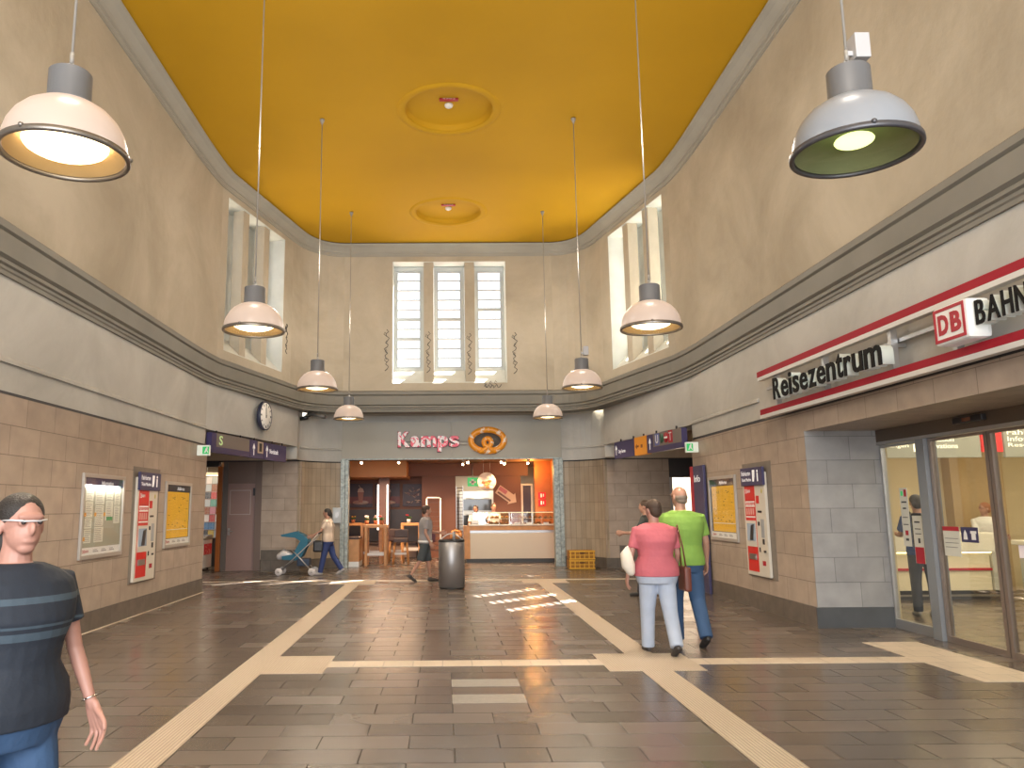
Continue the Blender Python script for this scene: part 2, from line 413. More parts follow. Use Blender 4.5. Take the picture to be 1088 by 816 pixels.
# ledge on plaster
sweep('trim_5', [(-4.8, -6), (-4.8, 15.85)], [(0, 3.2), (.035, 3.2), (.035, 3.24), (.0, 3.27)], PL_LOW)
sweep('trim_6', [(4.95, 15.6), (4.95, 12.2)], [(0, 3.2), (.035, 3.2), (.035, 3.24), (.0, 3.27)], PL_LOW)
sweep('trim_7', dedup(CL), [(0, 3.2), (.04, 3.2), (.04, 3.23), (0, 3.25)], PL_LOW); sweep('trim_8', dedup(CR), [(0, 3.2), (.04, 3.2), (.04, 3.23), (0, 3.25)], PL_LOW)
# cornice
sweep('trim_9', UP, [(-.5, 4.14), (.03, 4.14), (.03, 4.185), (.045, 4.20), (.045, 4.235), (.075, 4.25), (.075, 4.285), (.06, 4.30), (.10, 4.33), (.11, 4.56), (.085, 4.575), (.12, 4.60), (.125, 4.67), (.09, 4.70), (-.1, 4.74)], CORN)
# soffit closing cornice back part over the shop front
mb = MB(); mb.prism([(-3.7, 21.0), (4.1, 21.0), (4.1, 22.25), (-3.7, 22.25)], 4.16, 4.2); struct('trim_10', mb, PL_LOW)
# cove under the ceiling
sweep('trim_11', UP, [(-.1, 8.46), (.025, 8.46), (.03, 8.50), (.045, 8.51), (.05, 8.545), (.075, 8.55), (.10, 8.60), (.17, 8.68), (.235, 8.72), (.25, 8.745), (.25, 8.76), (-.1, 8.76)], COVE)
sweep('trim_12', offs(UP, .15), [(0, 8.755), (.055, 8.755), (.055, 8.80), (0, 8.80)], DARK)  # dark strip painted in for the shade between cove and ceiling

# ---- ceiling with coffers ----------------------------------------
outer = [Vector((x, y, 0)) for x, y in offs(UP, .12)]
COF = [(.13, 13.47), (.15, 18.5), (.13, 8.6), (.13, 3.8)]
def circ(cx, cy, r, n=64): return [Vector((cx+r*math.cos(2*PI*i/n), cy+r*math.sin(2*PI*i/n), 0)) for i in range(n)]
holes = [circ(x, y, .80) for x, y in COF]
polys = [outer]+holes; flat = [p for q in polys for p in q]; mb = MB()
vs = [mb.b.verts.new((p.x, p.y, 8.79)) for p in flat]
for t in tessellate_polygon(polys): mb.b.faces.new([vs[i] for i in t])
mb.b.verts.ensure_lookup_table()
for x, y in COF:
    mb.lathe([(.80, 8.79), (.80, 8.80), (.785, 8.89), (.76, 8.91), (0.001, 8.91)], (x, y, 0), 64, capb=False, capt=False)
    mb.lathe([(.80, 8.785), (.82, 8.765), (.93, 8.765), (.96, 8.79)], (x, y, 0), 64, capb=False, capt=False)
ce = struct('ceiling', mb, YEL)
mb = MB(); mb.prism(offs(UP, -.45), 9.0, 9.15); struct('ceiling_slab', mb, WHITE)
for i, (x, y) in enumerate(COF[:2]):
    t = thing('smoke_detector', ('smoke detector with a red tag in the nearer round ceiling recess', 'smoke detector with a red tag in the farther round ceiling recess')[i], 'smoke detector', (x, y, 8.91))
    mb = MB(); mb.lathe([(.075, 0), (.08, -.02), (.065, -.05), (.03, -.07), (.001, -.07)], seg=24, capt=False); mb.build('housing', WHITE, t)
    mb = MB(); mb.box(-.17, .17, -.24, -.16, -.03, -.005); mb.build('tag', SIGNRED, t)
    text(t, 'tag_number', '4702', -.12, .12, -.028, -.006, -.242, WHITE, .002)

# ---- floor --------------------------------------------------------
mb = MB(); mb.box(-12, 14, -6, 29, -.1, 0); struct('floor', mb, FLOOR)
def ribbed(name, c, freq=38.):
    m = bpy.data.materials.new(name); m.use_nodes = True; nt = m.node_tree; b = nt.nodes['Principled BSDF']
    tc = nt.nodes.new('ShaderNodeTexCoord'); w = nt.nodes.new('ShaderNodeTexWave'); w.wave_type = 'BANDS'; w.bands_direction = 'X'; w.inputs['Scale'].default_value = freq/6.283*2
    nt.links.new(tc.outputs['Object'], w.inputs['Vector'])
    r = nt.nodes.new('ShaderNodeValToRGB'); r.color_ramp.elements[0].color = (*[k*.68 for k in c], 1); r.color_ramp.elements[1].color = (*c, 1)
    r.color_ramp.elements[0].position = .15; r.color_ramp.elements[1].position = .5
    nt.links.new(w.outputs['Fac'], r.inputs['Fac']); nt.links.new(r.outputs['Color'], b.inputs['Base Color'])
    bp = nt.nodes.new('ShaderNodeBump'); bp.inputs['Distance'].default_value = .004; nt.links.new(w.outputs['Fac'], bp.inputs['Height']); nt.links.new(bp.outputs['Normal'], b.inputs['Normal'])
    b.inputs['Roughness'].default_value = .5; return m
RIB = ribbed('ribbed_guide_tile', (.56, .46, .35)); LIGHT = brick('light_floor_tile', (.55, .46, .36), (.60, .50, .39), (.3, .25, .2), .305, .3067, rough=.4, vary=.08)
PALE = mat('pale_floor_tile', (.30, .28, .25), .35, vary=.12, vscale=20)
n = 13
def inlay(x0, x1, y0, y1, m, h=.004):
    global n
    mb = MB(); mb.box(x0, x1, y0, y1, -.02, h); struct('trim_%d' % n, mb, m); n += 1
inlay(-2.11, -1.81, -5, 8.06, RIB); inlay(-2.11, -1.81, 8.98, 17.18, RIB)
inlay(1.94, 2.24, -5, 8.06, RIB); inlay(1.98, 2.28, 8.98, 17.18, RIB)
inlay(-2.11, -1.2, 8.06, 8.98, RIB, .005); inlay(1.62, 2.58, 8.06, 8.98, RIB, .005)
inlay(-1.2, 1.62, 8.37, 8.675, LIGHT); inlay(2.58, 4.9, 8.37, 8.675, LIGHT)
inlay(-6.5, -2.46, 17.85, 18.1, LIGHT); inlay(-2.46, -1.5, 17.18, 18.1, RIB, .005); inlay(-1.5, 1.7, 17.85, 18.1, LIGHT); inlay(1.7, 2.66, 17.18, 18.1, RIB, .005); inlay(2.66, 7, 17.85, 18.1, LIGHT)
inlay(4.9, 5.55, 7.45, 9.58, LIGHT)
inlay(.06, .68, 7.4467, 7.75, PALE, .002); inlay(.06, .68, 6.833, 7.14, PALE, .002)
inlay(-4.735, -4.70, -5, 15.84, LIGHT, .006)

# ---- vestibule, lintel and passages ------------------------------
mb = MB(); mb.box(4.93, 6.0, 10.70, 10.719, .26, 2.60); struct('wall_vestibule_side', mb, GT)
mb = MB(); mb.box(4.905, 6.0, 10.68, 10.698, 0, .262); struct('baseboard_vestibule', mb, mat('grey_skirting', (.075, .08, .085), .4, vary=.15))
mb = MB(); mb.box(4.93, 5.35, 0, 10.72, 2.6, 2.88); mb.box(5.35, 5.90, 0, 10.72, 2.6, 2.66); struct('wall_right_lintel', mb, TILE)
mb = MB(); mb.box(5.35, 6.04, 0, 10.72, 2.665, 2.92); struct('wall_lintel_core', mb, DARK)
mb = MB(); mb.box(4.93, 5.9, -6, 0, .0, 2.88); struct('wall_right_near', mb, TILE)
# left passage
TP = plaster('passage_plaster', (.50, .42, .33), (.58, .49, .39), .8)
mb = MB(); mb.box(-4.84, -3.80, 21.12, 21.4, .28, 2.85); struct('wall_passage_left_tiles', mb, TILE)
mb = MB(); mb.box(-4.82, -3.79, 21.10, 21.4, 0, .28*1.9); mb.build('baseboard_passage_left', SKIRT, kind='structure')
mb = MB(); mb.box(-12, -3.83, 21.14, 21.45, 2.88, 4.3); struct('wall_passage_left_plaster', mb, TP)
mb = MB(); mb.box(-12, -3.83, 21.16, 21.4, 2.845, 2.885); struct('trim_40', mb, DARK)  # dark strip in place of the shaded gap over the tiles
mb = MB(); mb.box(-12, -4.86, 15.845, 16.1, 0, 4.12); struct('wall_passage_left_near', mb, TILE)
mb = MB(); mb.prism([(-12, 16.1), (-5.25, 16.1), (-4.35, 20.6), (-4.2, 21.14), (-12, 21.14)], 3.6, 3.7); struct('ceiling_passage_left', mb, TP)
mb = MB(); mb.box(-12.1, -12, 16, 29, 0, 4); struct('wall_passage_left_far', mb, TP)
# right passage
mb = MB(); mb.box(4.28, 6.02, 21.12, 21.4, .26, 2.85); struct('wall_passage_right_tiles', mb, TILE)
mb = MB(); mb.box(4.27, 4.62, 21.10, 21.4, 0, .26); mb.box(4.62, 6.02, 21.09, 21.4, 0, .58); struct('baseboard_passage_right', mb, SKIRT)
mb = MB(); mb.box(4.28, 14, 21.14, 21.45, 2.88, 4.3); struct('wall_passage_right_plaster', mb, TP)
mb = MB(); mb.box(4.28, 14, 21.16, 21.4, 2.845, 2.885); struct('trim_41', mb, DARK)  # same painted shade line above the right passage tiles
mb = MB(); mb.box(7.0, 14, 21.12, 21.4, 0, 2.85); struct('wall_passage_right_end', mb, TILE)
mb = MB(); mb.box(6.02, 7.0, 21.14, 21.4, 2.36, 2.85); struct('trim_42', mb, DARK)
mb = MB(); mb.box(6.02, 6.10, 21.13, 21.4, 0, 2.36); mb.box(6.92, 7.0, 21.13, 21.4, 0, 2.36); struct('door_1', mb, ALU)
mb = MB(); mb.box(5.6, 7.6, 23.0, 23.1, 0, 3); struct('wall_passage_right_beyond', mb, mat('bright_corridor_wall', (.75, .74, .7), .7))
mb = MB(); mb.box(5.02, 14, 15.4, 15.59, 0, 4.12); struct('wall_passage_right_near', mb, TILE)
mb = MB(); mb.prism([(14, 15.6), (5.4, 15.6), (4.75, 20.6), (4.6, 21.14), (14, 21.14)], 3.6, 3.7); struct('ceiling_passage_right', mb, TP)
mb = MB(); mb.box(14, 14.1, 15.5, 29, 0, 4); struct('wall_passage_right_far', mb, TP)
# ---- camera -------------------------------------------------------
F, CX, PITCH, YAW, ROLL = 835.9, 475.9, .1558, .00593, -.00692
cp, sp, cy, sy, cr, sr = math.cos(PITCH), math.sin(PITCH), math.cos(YAW), math.sin(YAW), math.cos(ROLL), math.sin(ROLL)
fw = Vector((sy*cp, cy*cp, sp)); rt = Vector((cy, -sy, 0)); up = rt.cross(fw)
r2 = rt*cr+up*sr; u2 = -rt*sr+up*cr
cam = bpy.data.cameras.new('camera'); co = bpy.data.objects.new('camera', cam); COL.objects.link(co)
cam.sensor_width = 36; cam.lens = F/1088*36; cam.shift_x = (544-CX)/1088; cam.clip_end = 200
M = Matrix.Identity(4)
for i in range(3): M[i][0] = r2[i]; M[i][1] = u2[i]; M[i][2] = -fw[i]
M[0][3], M[1][3], M[2][3] = 0, 0, 1.6
co.matrix_world = M; SC.camera = co

# ---- light --------------------------------------------------------
W = bpy.data.worlds.new('sky'); SC.world = W; W.use_nodes = True
bg = W.node_tree.nodes['Background']; bg.inputs[0].default_value = (.86, .93, 1, 1); bg.inputs[1].default_value = 1.7
def light(name, kind, loc, energy, color=(1, 1, 1), size=.2, size_y=None, rot=(0, 0, 0), **k):
    l = bpy.data.lights.new(name, kind); l.energy = energy; l.color = color
    if kind == 'AREA':
        l.size = size
        if size_y: l.shape = 'RECTANGLE'; l.size_y = size_y
    elif kind in ('POINT', 'SPOT'): l.shadow_soft_size = size
    for a, b in k.items(): setattr(l, a, b)
    o = bpy.data.objects.new(name, l); COL.objects.link(o); o.location = loc; o.rotation_euler = rot; return o
s = light('sun', 'SUN', (10, 30, 30), 85, (1, .95, .86)); s.data.angle = .006
el = math.radians(54); sd = Vector((-math.cos(el)*.7071, -math.cos(el)*.7071, -math.sin(el)))
s.rotation_euler = sd.to_track_quat('-Z', 'Y').to_euler()
WARM = (1, .80, .58)
# added fill behind the photographer, imitating daylight from an unseen entrance end
light('entrance_fill', 'AREA', (0, -5.8, 4.2), 1900, (.97, .98, 1), 9, 8, (PI/2, 0, 0))
SC.view_settings.view_transform = 'Standard'; SC.view_settings.look = 'None'; SC.view_settings.gamma = 1; SC.view_settings.use_curve_mapping = False
SC.view_settings.exposure = 0
SC.cycles.use_denoising = True
SC.cycles.max_bounces = 8; SC.cycles.diffuse_bounces = 5; SC.cycles.transparent_max_bounces = 16; SC.cycles.sample_clamp_indirect = 6
SC.cycles.caustics_reflective = False; SC.cycles.caustics_refractive = False

# ---- pendant lamps -------------------------------------------------
HOUS = mat('lamp_housing_grey', (.13, .137, .15), .5)
def dome_mat(name, c, e, es):
    return mat(name, c, .28, emit=e, es=es, spec=.5)
DOME_ON = dome_mat('glowing_acrylic_dome', (.36, .30, .27), (1, .74, .56), .36); DOME_OFF = dome_mat('milky_acrylic_dome', (.25, .27, .30), (.8, .9, 1), .02)
LENS = glass_mat('lamp_cover_glass', (1, .99, .96), .05, .08)
REFL = mat('lamp_reflector', (.62, .45, .24), .35, metal=.3)
BULB = mat('lamp_bulb', (1, 1, 1), .3, emit=(1, .80, .50), es=5); BULB_G = mat('warming_lamp_bulb', (1, 1, .8), .3, emit=(.85, 1, .40), es=2.2)
REFL_G = mat('lamp_reflector_cool', (.30, .36, .20), .35, metal=.3)
def pendant(kind, box):
    t = thing('pendant_lamp', 'x', 'pendant lamp')
    on = kind == 'on'
    mb = MB(); mb.lathe([(.345, .035), (.342, .09), (.325, .155), (.29, .22), (.24, .275), (.18, .315), (.128, .335)], seg=48, capb=False, capt=False)
    mb.lathe([(.335, .035), (.332, .09), (.315, .15), (.28, .212), (.232, .265), (.175, .303), (.12, .325)], seg=48, capb=False, capt=False)
    mb.build('dome', DOME_ON if on else DOME_OFF, t, fix=False)
    mb = MB(); mb.lathe([(.135, .31), (.135, .345), (.123, .35), (.122, .53), (.112, .54), (.02, .545)], seg=32, capb=False); mb.build('housing', HOUS, t)
    mb = MB(); mb.lathe([(.342, 0), (.360, 0), (.364, .008), (.362, .032), (.348, .040), (.338, .03), (.336, .004), (.342, 0)], seg=48, capb=False, capt=False)
    for a in (.3, 2.4, 4.5): mb.ball((.36*math.cos(a), .36*math.sin(a), .03), .016, 8)
    mb.build('rim', mat('lamp_rim_metal', (.23, .21, .19), .35, metal=.7) if on else mat('lamp_rim_dark', (.08, .08, .09), .35, metal=.3), t)
    mb = MB(); mb.lathe([(.0005, .008), (.337, .008), (.337, .016), (.0005, .016)], seg=48, capb=False, capt=False); mb.build('cover_glass', LENS, t)
    mb = MB(); mb.lathe([(.330, .02), (.30, .05), (.24, .12), (.16, .17), (.10, .185), (.0005, .185)], seg=40, capb=False, capt=False)
    rf = mb.build('reflector', REFL if on else REFL_G, t)
    mb = MB(); mb.ball((0, 0, .085), .185 if on else .085, 20, (1.3, 1.3, .38)); mb.build('bulb', BULB if on else BULB_G, t)
    mb = MB(); mb.cyl((0, 0, .54), .02, .03, 12); mb.tube([(0, 0, .57), (.018, 0, .59), (.0, 0, .61), (-.018, 0, .6), (0, 0, .575)], .006, 8); mb.build('hook', STEEL, t)
    mb = MB(); mb.cyl((0, 0, .60), .013, .07, 10); mb.tube([(0, 0, .67), (0, 0, 5.11)], .0085, 8); mb.lathe([(.0085, 5.0), (.045, 5.09), (.045, 5.11)], seg=16)
    mb.build('suspension_rod', mat('pale_rod', (.30, .28, .25), .4), t)
    if box: mb = MB(); mb.box(.035, .125, -.05, .05, .60, .76, .006); mb.box(.0, .035, -.012, .012, .63, .66); mb.build('ballast_box', mat('ballast_grey', (.45, .45, .46), .5), t)
    return t
ZL = 3.66
LG = 'pendant lamps hanging in two rows from the yellow ceiling'
pend = {}
names = {0: 'nearest the camera', 1: 'second from the camera', 2: 'third from the camera', 3: 'farthest from the camera'}
protos = {'on': pendant('on', False), 'onbox': pendant('on', True), 'off': pendant('off', True)}
used = set()
for side, X in (('left', -2.23), ('right', 2.46)):
    for i, Y in enumerate((4.4, 9.07, 13.75, 18.43)):
        k = 'off' if (side, i) == ('right', 0) else ('onbox' if (side, i) == ('right', 2) else 'on')
        lab = 'glowing dome pendant lamp in the %s row, %s' % (side, names[i])
        if k == 'off': lab = 'grey dome pendant lamp with a dim greenish bulb, nearest on the right'
        if k not in used: t = protos[k]; used.add(k); t.location = (X, Y, ZL)
        else: t = dup(protos[k], (X, Y, ZL))
        t['label'] = lab; t['group'] = LG
        warm = k != 'off'
        light('pendant_glow', 'SPOT', (X, Y, ZL-.03), 260 if warm else 30, (1, .86, .68) if warm else (.85, 1, .6), .16, spot_size=2.7, spot_blend=.7)
        light('upper_hall_fill', 'POINT', (X, Y, ZL+2.3), 85 if warm else 60, (1, .90, .78), .3)  # added fill in mid-air above each lamp, brightens the upper hall

# ---- wall fittings helpers -----------------------------------------
LW, RW = PI/2, -PI/2
PAPER = mat('printed_paper', (.66, .64, .52), .6)
def poster_case(y0, z0, label, kind, side):
    W_, H = 1.36, 1.13
    if side == 'L': t = thing('poster_case', label, 'display case', (-4.75, y0, z0), LW)
    else: t = thing('poster_case', label, 'display case', (4.93, y0, z0), RW)
    t.scale = (1, .55, 1); t['group'] = 'framed display cases on the tiled side walls'
    mb = MB(); f = .055; D = -.06
    mb.box(0, f, D, 0, 0, H, .006); mb.box(W_-f, W_, D, 0, 0, H, .006); mb.box(f, W_-f, D, 0, 0, f, .006); mb.box(f, W_-f, D, 0, H-f, H, .006)
    mb.build('frame', mat('case_frame', (.5, .47, .43), .4, metal=.5), t)
    mb = MB(); mb.box(f, W_-f, -.012, -.002, f, H-f); mb.build('back_board', mat('case_back', (.36, .36, .28), .6) if kind == 'info' else DARK, t)
    mb = MB(); mb.box(f, W_-f, -.035, -.013, H-.17, H-f); hd = mb.build('header', NAVY if kind == 'info' else DARK, t)
    text(hd, 'header_text', 'Information' if kind == 'info' else 'Abfahrten', W_*.42, W_*.70, H-.145, H-.085, -.036, TXT, .003)
    mb = MB(); mb.box(f+.01, W_-f-.01, -.03, -.014, f, .15); ft = mb.build('footer', WHITE, t)
    text(ft, 'footer_mark', 'DB', .10, .17, .08, .125, -.031, SIGNRED, .002); text(ft, 'footer_text', 'BAHN', .18, .28, .085, .12, -.031, SIGNRED, .002)
    for j in range(3):
        mb = MB(); mb.box(.42+j*.26, .58+j*.26, -.0325, -.0305, .085, .10); mb.box(.42+j*.26, .54+j*.26, -.0325, -.0305, .11, .12); mb.build('footer_line', mat('grey_ink', (.35, .35, .35), .6), ft)
    if kind == 'info':
        r = random.Random(3)
        cols = [(.12, .37), (.42, .72), (.76, 1.02), (1.05, 1.26)]
        for a, b in cols:
            z = H-.2
            while z > .30:
                h = r.uniform(.14, .30); h = min(h, z-.20)
                if h < .08: break
                if not (a > .7 and z < .6):
                    mb = MB(); mb.box(a+r.uniform(0, .02), b-r.uniform(0, .03), -.018, -.013, z-h+.012, z); sh = mb.build('notice_sheet', mat('notice_paper_%d' % r.randint(0, 2), ((.78, .76, .62), (.70, .69, .58), (.8, .74, .50))[r.randint(0, 2)], .7), t)
                    mb = MB(); k = int(h/.022)
                    for q in range(1, k): mb.box(a+.03, b-.04-r.uniform(0, .06), -.0195, -.0185, z-q*.022-.004, z-q*.022+.002)
                    if k > 1: mb.build('print', mat('grey_print', (.25, .24, .22), .7), sh)
                z -= h
        for a, z in ((.10, .56), (.41, .56), (.70, .56), (.10, .24)):
            mb = MB(); mb.box(a, a+.06, -.022, -.0185, z, z+.05); mb.build('orange_tab', mat('orange_tab', (.75, .33, .02), .5), t)
        mb = MB(); mb.box(.80, 1.0, -.022, -.013, .50, .55); mb.build('green_strip', mat('green_strip', (.02, .25, .06), .5), t)
    else:
        mb = MB(); a, b = (.12, 1.26) if side == 'L' else (.14, 1.26)
        mb.box(a, b, -.022, -.013, .16, H-.175); sh = mb.build('yellow_timetable', mat('timetable_yellow', (.80, .46, .03), .55, emit=(.9, .5, .03), es=.06), t)
        mb = MB()
        for c in range(13):
            x = a+.04+c*(b-a-.06)/13; r = random.Random(c)
            for q in range(34):
                z = H-.22-q*.0205
                if z < .25: break
                if r.random() < .85: mb.box(x, x+r.uniform(.03, .066), -.0232, -.0225, z, z+.004)
        mb.build('timetable_print', mat('timetable_ink', (.50, .25, .02), .6), sh)
        mb = MB(); r = random.Random(5)
        for q in range(22): x = r.uniform(a+.05, b-.1); z = r.uniform(.25, H-.25); mb.box(x, x+.05, -.0238, -.0232, z, z+.012)
        mb.build('timetable_heading', mat('dark_ink', (.12, .05, .01), .6), sh)
        mb = MB(); r = random.Random(5)
        mb.box(a+.02, b-.02, -.0238, -.0232, .30, .31); mb.build('timetable_rule', WHITE, sh)
    mb = MB(); mb.box(f, W_-f, -.046, -.043, f, H-f); mb.build('glass', mat('_', (0, 0, 0)) if False else glass_mat('case_glass', (1, 1, 1), .05) if 'case_glass' not in MATS else MATS['case_glass'], t)
    return t
poster_case(10.42, .955, 'lit information case full of notices on the left tiled wall', 'info', 'L')
light('case_lamp', 'AREA', (-4.70, 11.1, 1.93), 5, (1, .95, .8), .02, 1.15, (0, .35, 0))
poster_case(13.54, .95, 'yellow departures timetable case on the left tiled wall', 'time', 'L')
poster_case(14.70, .99, 'yellow departures timetable case on the right tiled wall', 'time', 'R')

def ticket_machine(loc, rz, label):
    t = thing('ticket_machine', label, 'ticket machine', loc, rz, 'red and white ticket machines set into the side walls'); t.scale = (1, .4, 1)
    Wd, H = 1.14, 1.78
    MW = mat('machine_white', (.62, .58, .50), .4)
    mb = MB(); mb.box(0, Wd, -.012, 0, 0, H); mb.build('niche_plate', mat('niche_stone', (.20, .17, .14), .5, vary=.1, vscale=8), t)
    a, b = .10, .96
    mb = MB(); mb.box(a, b, -.12, -.012, .03, 1.62, .008); mb.build('body', MW, t)
    mid = .57
    mb = MB(); mb.box(a+.06, mid, -.13, -.121, .09, 1.44); mb.build('red_panel', RED, t)
    mb = MB(); mb.box(a+.0, b+.02, -.20, -.10, 1.42, 1.70, .006); hd = mb.build('header_sign', NAVY, t)
    text(hd, 'header_title', 'Fahrkarten', .15, .52, 1.58, 1.65, -.201, TXT, .003); text(hd, 'header_subtitle', 'Ticket Machine', .15, .55, 1.49, 1.54, -.201, TXT, .003)
    mb = MB(); mb.prism_xz([(.60, 1.48), (.66, 1.48), (.69, 1.56), (.70, 1.66), (.60, 1.66)], -.203, -.2005); mb.build('pictogram', TXT, hd)
    text(hd, 'info_letter', 'i', .78, .83, 1.48, 1.66, -.201, TXT, .003, bold=.03)
    text(t, 'mark', 'DB', .19, .27, 1.30, 1.37, -.131, WHITE, .003); text(t, 'mark_text', 'BAHN', .285, .40, 1.31, 1.36, -.131, WHITE, .003)
    mb = MB()
    for z in (1.155, 1.09, .92): mb.box(a+.08, mid-.02, -.134, -.1305, z, z+.022)
    mb.build('white_bars', WHITE, t)
    text(t, 'panel_title', 'Fahrkarten', .19, .54, 1.118, 1.15, -.131, WHITE, .003)
    mb = MB()
    for k in range(4): x = .20+k*.085; mb.box(x, x+.055, -.134, -.1305, .965, 1.07)
    mb.build('pictogram_row', mat('pale_red', (.7, .35, .3), .5), t)
    mb = MB(); mb.box(a+.07, mid-.01, -.142, -.131, .47, .875, .004); sc = mb.build('screen_surround', MW, t)
    mb = MB(); mb.prism_yz([(-.16, .56), (-.143, .56), (-.143, .83), (-.146, .83)], a+.10, mid-.04); sr_ = mb.build('screen', mat('screen_glass', (.25, .30, .34), .15, emit=(.5, .65, .8), es=.15), sc)
    mb = MB(); mb.prism_xz([(.30, .57), (.44, .57), (.49, .82), (.37, .80)], -.166, -.160); mb.build('dark_screen_area', BLACK, sc)
    mb = MB(); mb.box(a+.12, mid-.06, -.15, -.131, .27, .36, .004); mb.box(a+.15, mid-.09, -.155, -.149, .29, .32); mb.build('ticket_tray', STEEL, t)
    mb = MB(); mb.box(.74, .86, -.126, -.121, .62, .90); mb.build('pin_window', mat('grey_window', (.34, .36, .38), .3), t)
    for q in ((.66, .80, 1.0, 1.03), (.64, .69, .80, .86), (.78, .84, .52, .60), (.80, .88, .40, .43), (.64, .67, .40, .47)): mb = MB(); mb.box(q[0], q[1], -.14, -.121, q[2], q[3]); mb.build('slot', BLACK, t)
    mb = MB(); mb.box(.72, .84, -.127, -.121, .20, .27); mb.build('red_sticker', SIGNRED, t)
    mb = MB(); mb.box(.62, .72, -.14, -.121, 1.14, 1.26); mb.build('card_reader', RED, t)
    mb = MB(); mb.ball((.84, -.12, 1.33), .03, 12, (1, .3, 1.3)); mb.build('yellow_badge', mat('badge_yellow', (.5, .45, .12), .5), t)
    return t
ticket_machine((-4.75, 12.12, .48), LW, 'red and white ticket machine in the left wall between two display cases')
ticket_machine((4.93, 13.03, .49), RW, 'red and white ticket machine in the right wall')

# info panel at the right wall end
t = thing('info_panel', 'dark blue info panel with a red edge at the end of the right wall', 'sign', (4.905, 15.55, 0), RW)
mb = MB(); mb.box(0, .75, -.05, 0, 0, 2.36, .005); mb.build('panel', NAVY, t); mb = MB(); mb.box(-.02, .16, -.056, -.0505, 0, 2.36); mb.build('red_edge', SIGNRED, t)
text(t, 'lettering', 'Info', .22, .56, 2.05, 2.18, -.051, TXT, .003)

def exit_sign(loc, rz, label, flip):
    t = thing('exit_sign', label, 'exit sign', loc, rz, 'green running-man exit signs')
    mb = MB(); mb.box(-.12, .12, -.09, 0, 0, .2, .008); mb.build('light_box', mat('exit_box', (.75, .78, .72), .4, emit=(.8, 1, .85), es=.15), t)
    a = -.01 if flip else -.115
    mb = MB(); mb.box(a, a+.125, -.094, -.0905, .03, .17); g = mb.build('green_field', GREEN, t)
    mb = MB(); mb.prism_xz([(a+.03, .05), (a+.055, .05), (a+.075, .09), (a+.10, .05), (a+.115, .05), (a+.09, .105), (a+.10, .14), (a+.06, .14), (a+.05, .10)], -.097, -.0945); mb.ball((a+.085, -.0955, .152), .012, 8, (1, .2, 1)); mb.build('running_man', WHITE, g)
    return t
exit_sign((-4.625, 15.25, 2.62), 0, 'exit sign box on the end of the left wall by the kiosk passage', True)
exit_sign((4.80, 15.25, 2.62), 0, 'exit sign box on the end of the right wall above the info panel', False)
# arms that hold the exit boxes to the walls: simple plates are part of the boxes

# hanging direction signs
def arrow_up(parent, x, z, h, y, m=TXT):
    mb = MB(); w = h*.5; mb.prism_xz([(x-w*.12, z), (x+w*.12, z), (x+w*.12, z+h*.62), (x+w*.42, z+h*.5), (x+w*.42, z+h*.66), (x, z+h), (x-w*.42, z+h*.66), (x-w*.42, z+h*.5), (x-w*.12, z+h*.62)], y-.003, y)
    return mb.build('arrow', m, parent)
PURP = mat('purple_blue_sign', (.055, .045, .13), .45); GREYP = mat('grey_sign_plate', (.20, .175, .16), .5)
ang = math.atan2(4.75, .97)
t = thing('direction_sign', 'long blue direction sign with S symbol and arrows under the left beam', 'sign', (-4.76, 15.97, 2.745), ang)
mb = MB(); mb.box(0, 1.76, -.06, .06, 0, .40); a_ = mb.build('sign_panel', PURP, t)
mb = MB(); mb.box(.19, 1.72, -.066, -.0605, .12, .40); mb.build('grey_plate', GREYP, a_); text(a_, 's_letter', 'S', .30, .46, .16, .36, -.067, mat('s_green', (.55, .75, .35), .5, emit=(.6, .8, .4), es=.2), .004, bold=.02)
mb = MB(); mb.box(1.78, 2.50, -.06, .06, 0, .395); b_ = mb.build('sign_panel', PURP, t); arrow_up(b_, 1.97, .06, .27, -.061)
mb = MB(); mb.box(2.16, 2.46, -.066, -.0605, .12, .39); ic = mb.build('locker_pictogram', mat('tan_plate', (.50, .40, .30), .5), b_); mb = MB(); mb.box(2.24, 2.38, -.07, -.0665, .16, .35); mb.build('pictogram_figure', BLACK, ic)
mb = MB(); mb.box(2.52, 3.82, -.06, .06, 0, .39); c_ = mb.build('sign_panel', PURP, t); arrow_up(c_, 2.68, .06, .27, -.061); text(c_, 'lettering', 'Nordstadt', 2.83, 3.32, .15, .26, -.061, TXT, .004)
mb = MB()
for x in (.3, 1.4, 2.1, 3.1, 3.7): mb.box(x-.015, x+.015, -.015, .015, .38, .46)
mb.build('hanger', DARK, t)
ang = math.atan2(-5.0, .73)
t = thing('direction_sign', 'blue direction sign with orange panel and U symbol under the right beam', 'sign', (4.235, 19.25, 2.745), ang)
L = 3.74
mb = MB(); mb.box(0, 1.25, -.06, .06, 0, .39); a_ = mb.build('sign_panel', PURP, t); arrow_up(a_, .13, .08, .24, -.061); text(a_, 'lettering', 'City Forum', .27, .72, .09, .20, -.061, TXT, .004)
mb = MB(); mb.box(1.29, 1.97, -.062, .06, -.01, .40); b_ = mb.build('orange_panel', mat('orange_sign', (.72, .28, .02), .45, emit=(.9, .35, .02), es=.08), t); mb = MB(); mb.prism_xz([(1.36, .19), (1.44, .13), (1.44, .17), (1.54, .17), (1.54, .21), (1.44, .21), (1.44, .25)], -.066, -.0625); mb.box(1.66, 1.76, -.066, -.0625, .15, .22); mb.build('pictograms', mat('brown_ink', (.22, .06, .01), .5), b_)
mb = MB(); mb.box(2.01, L, -.06, .06, 0, .39); c_ = mb.build('sign_panel', PURP, t); arrow_up(c_, 2.17, .07, .25, -.061)
mb = MB(); mb.box(2.36, L, -.066, -.0605, .11, .39); g_ = mb.build('grey_plate', GREYP, c_)
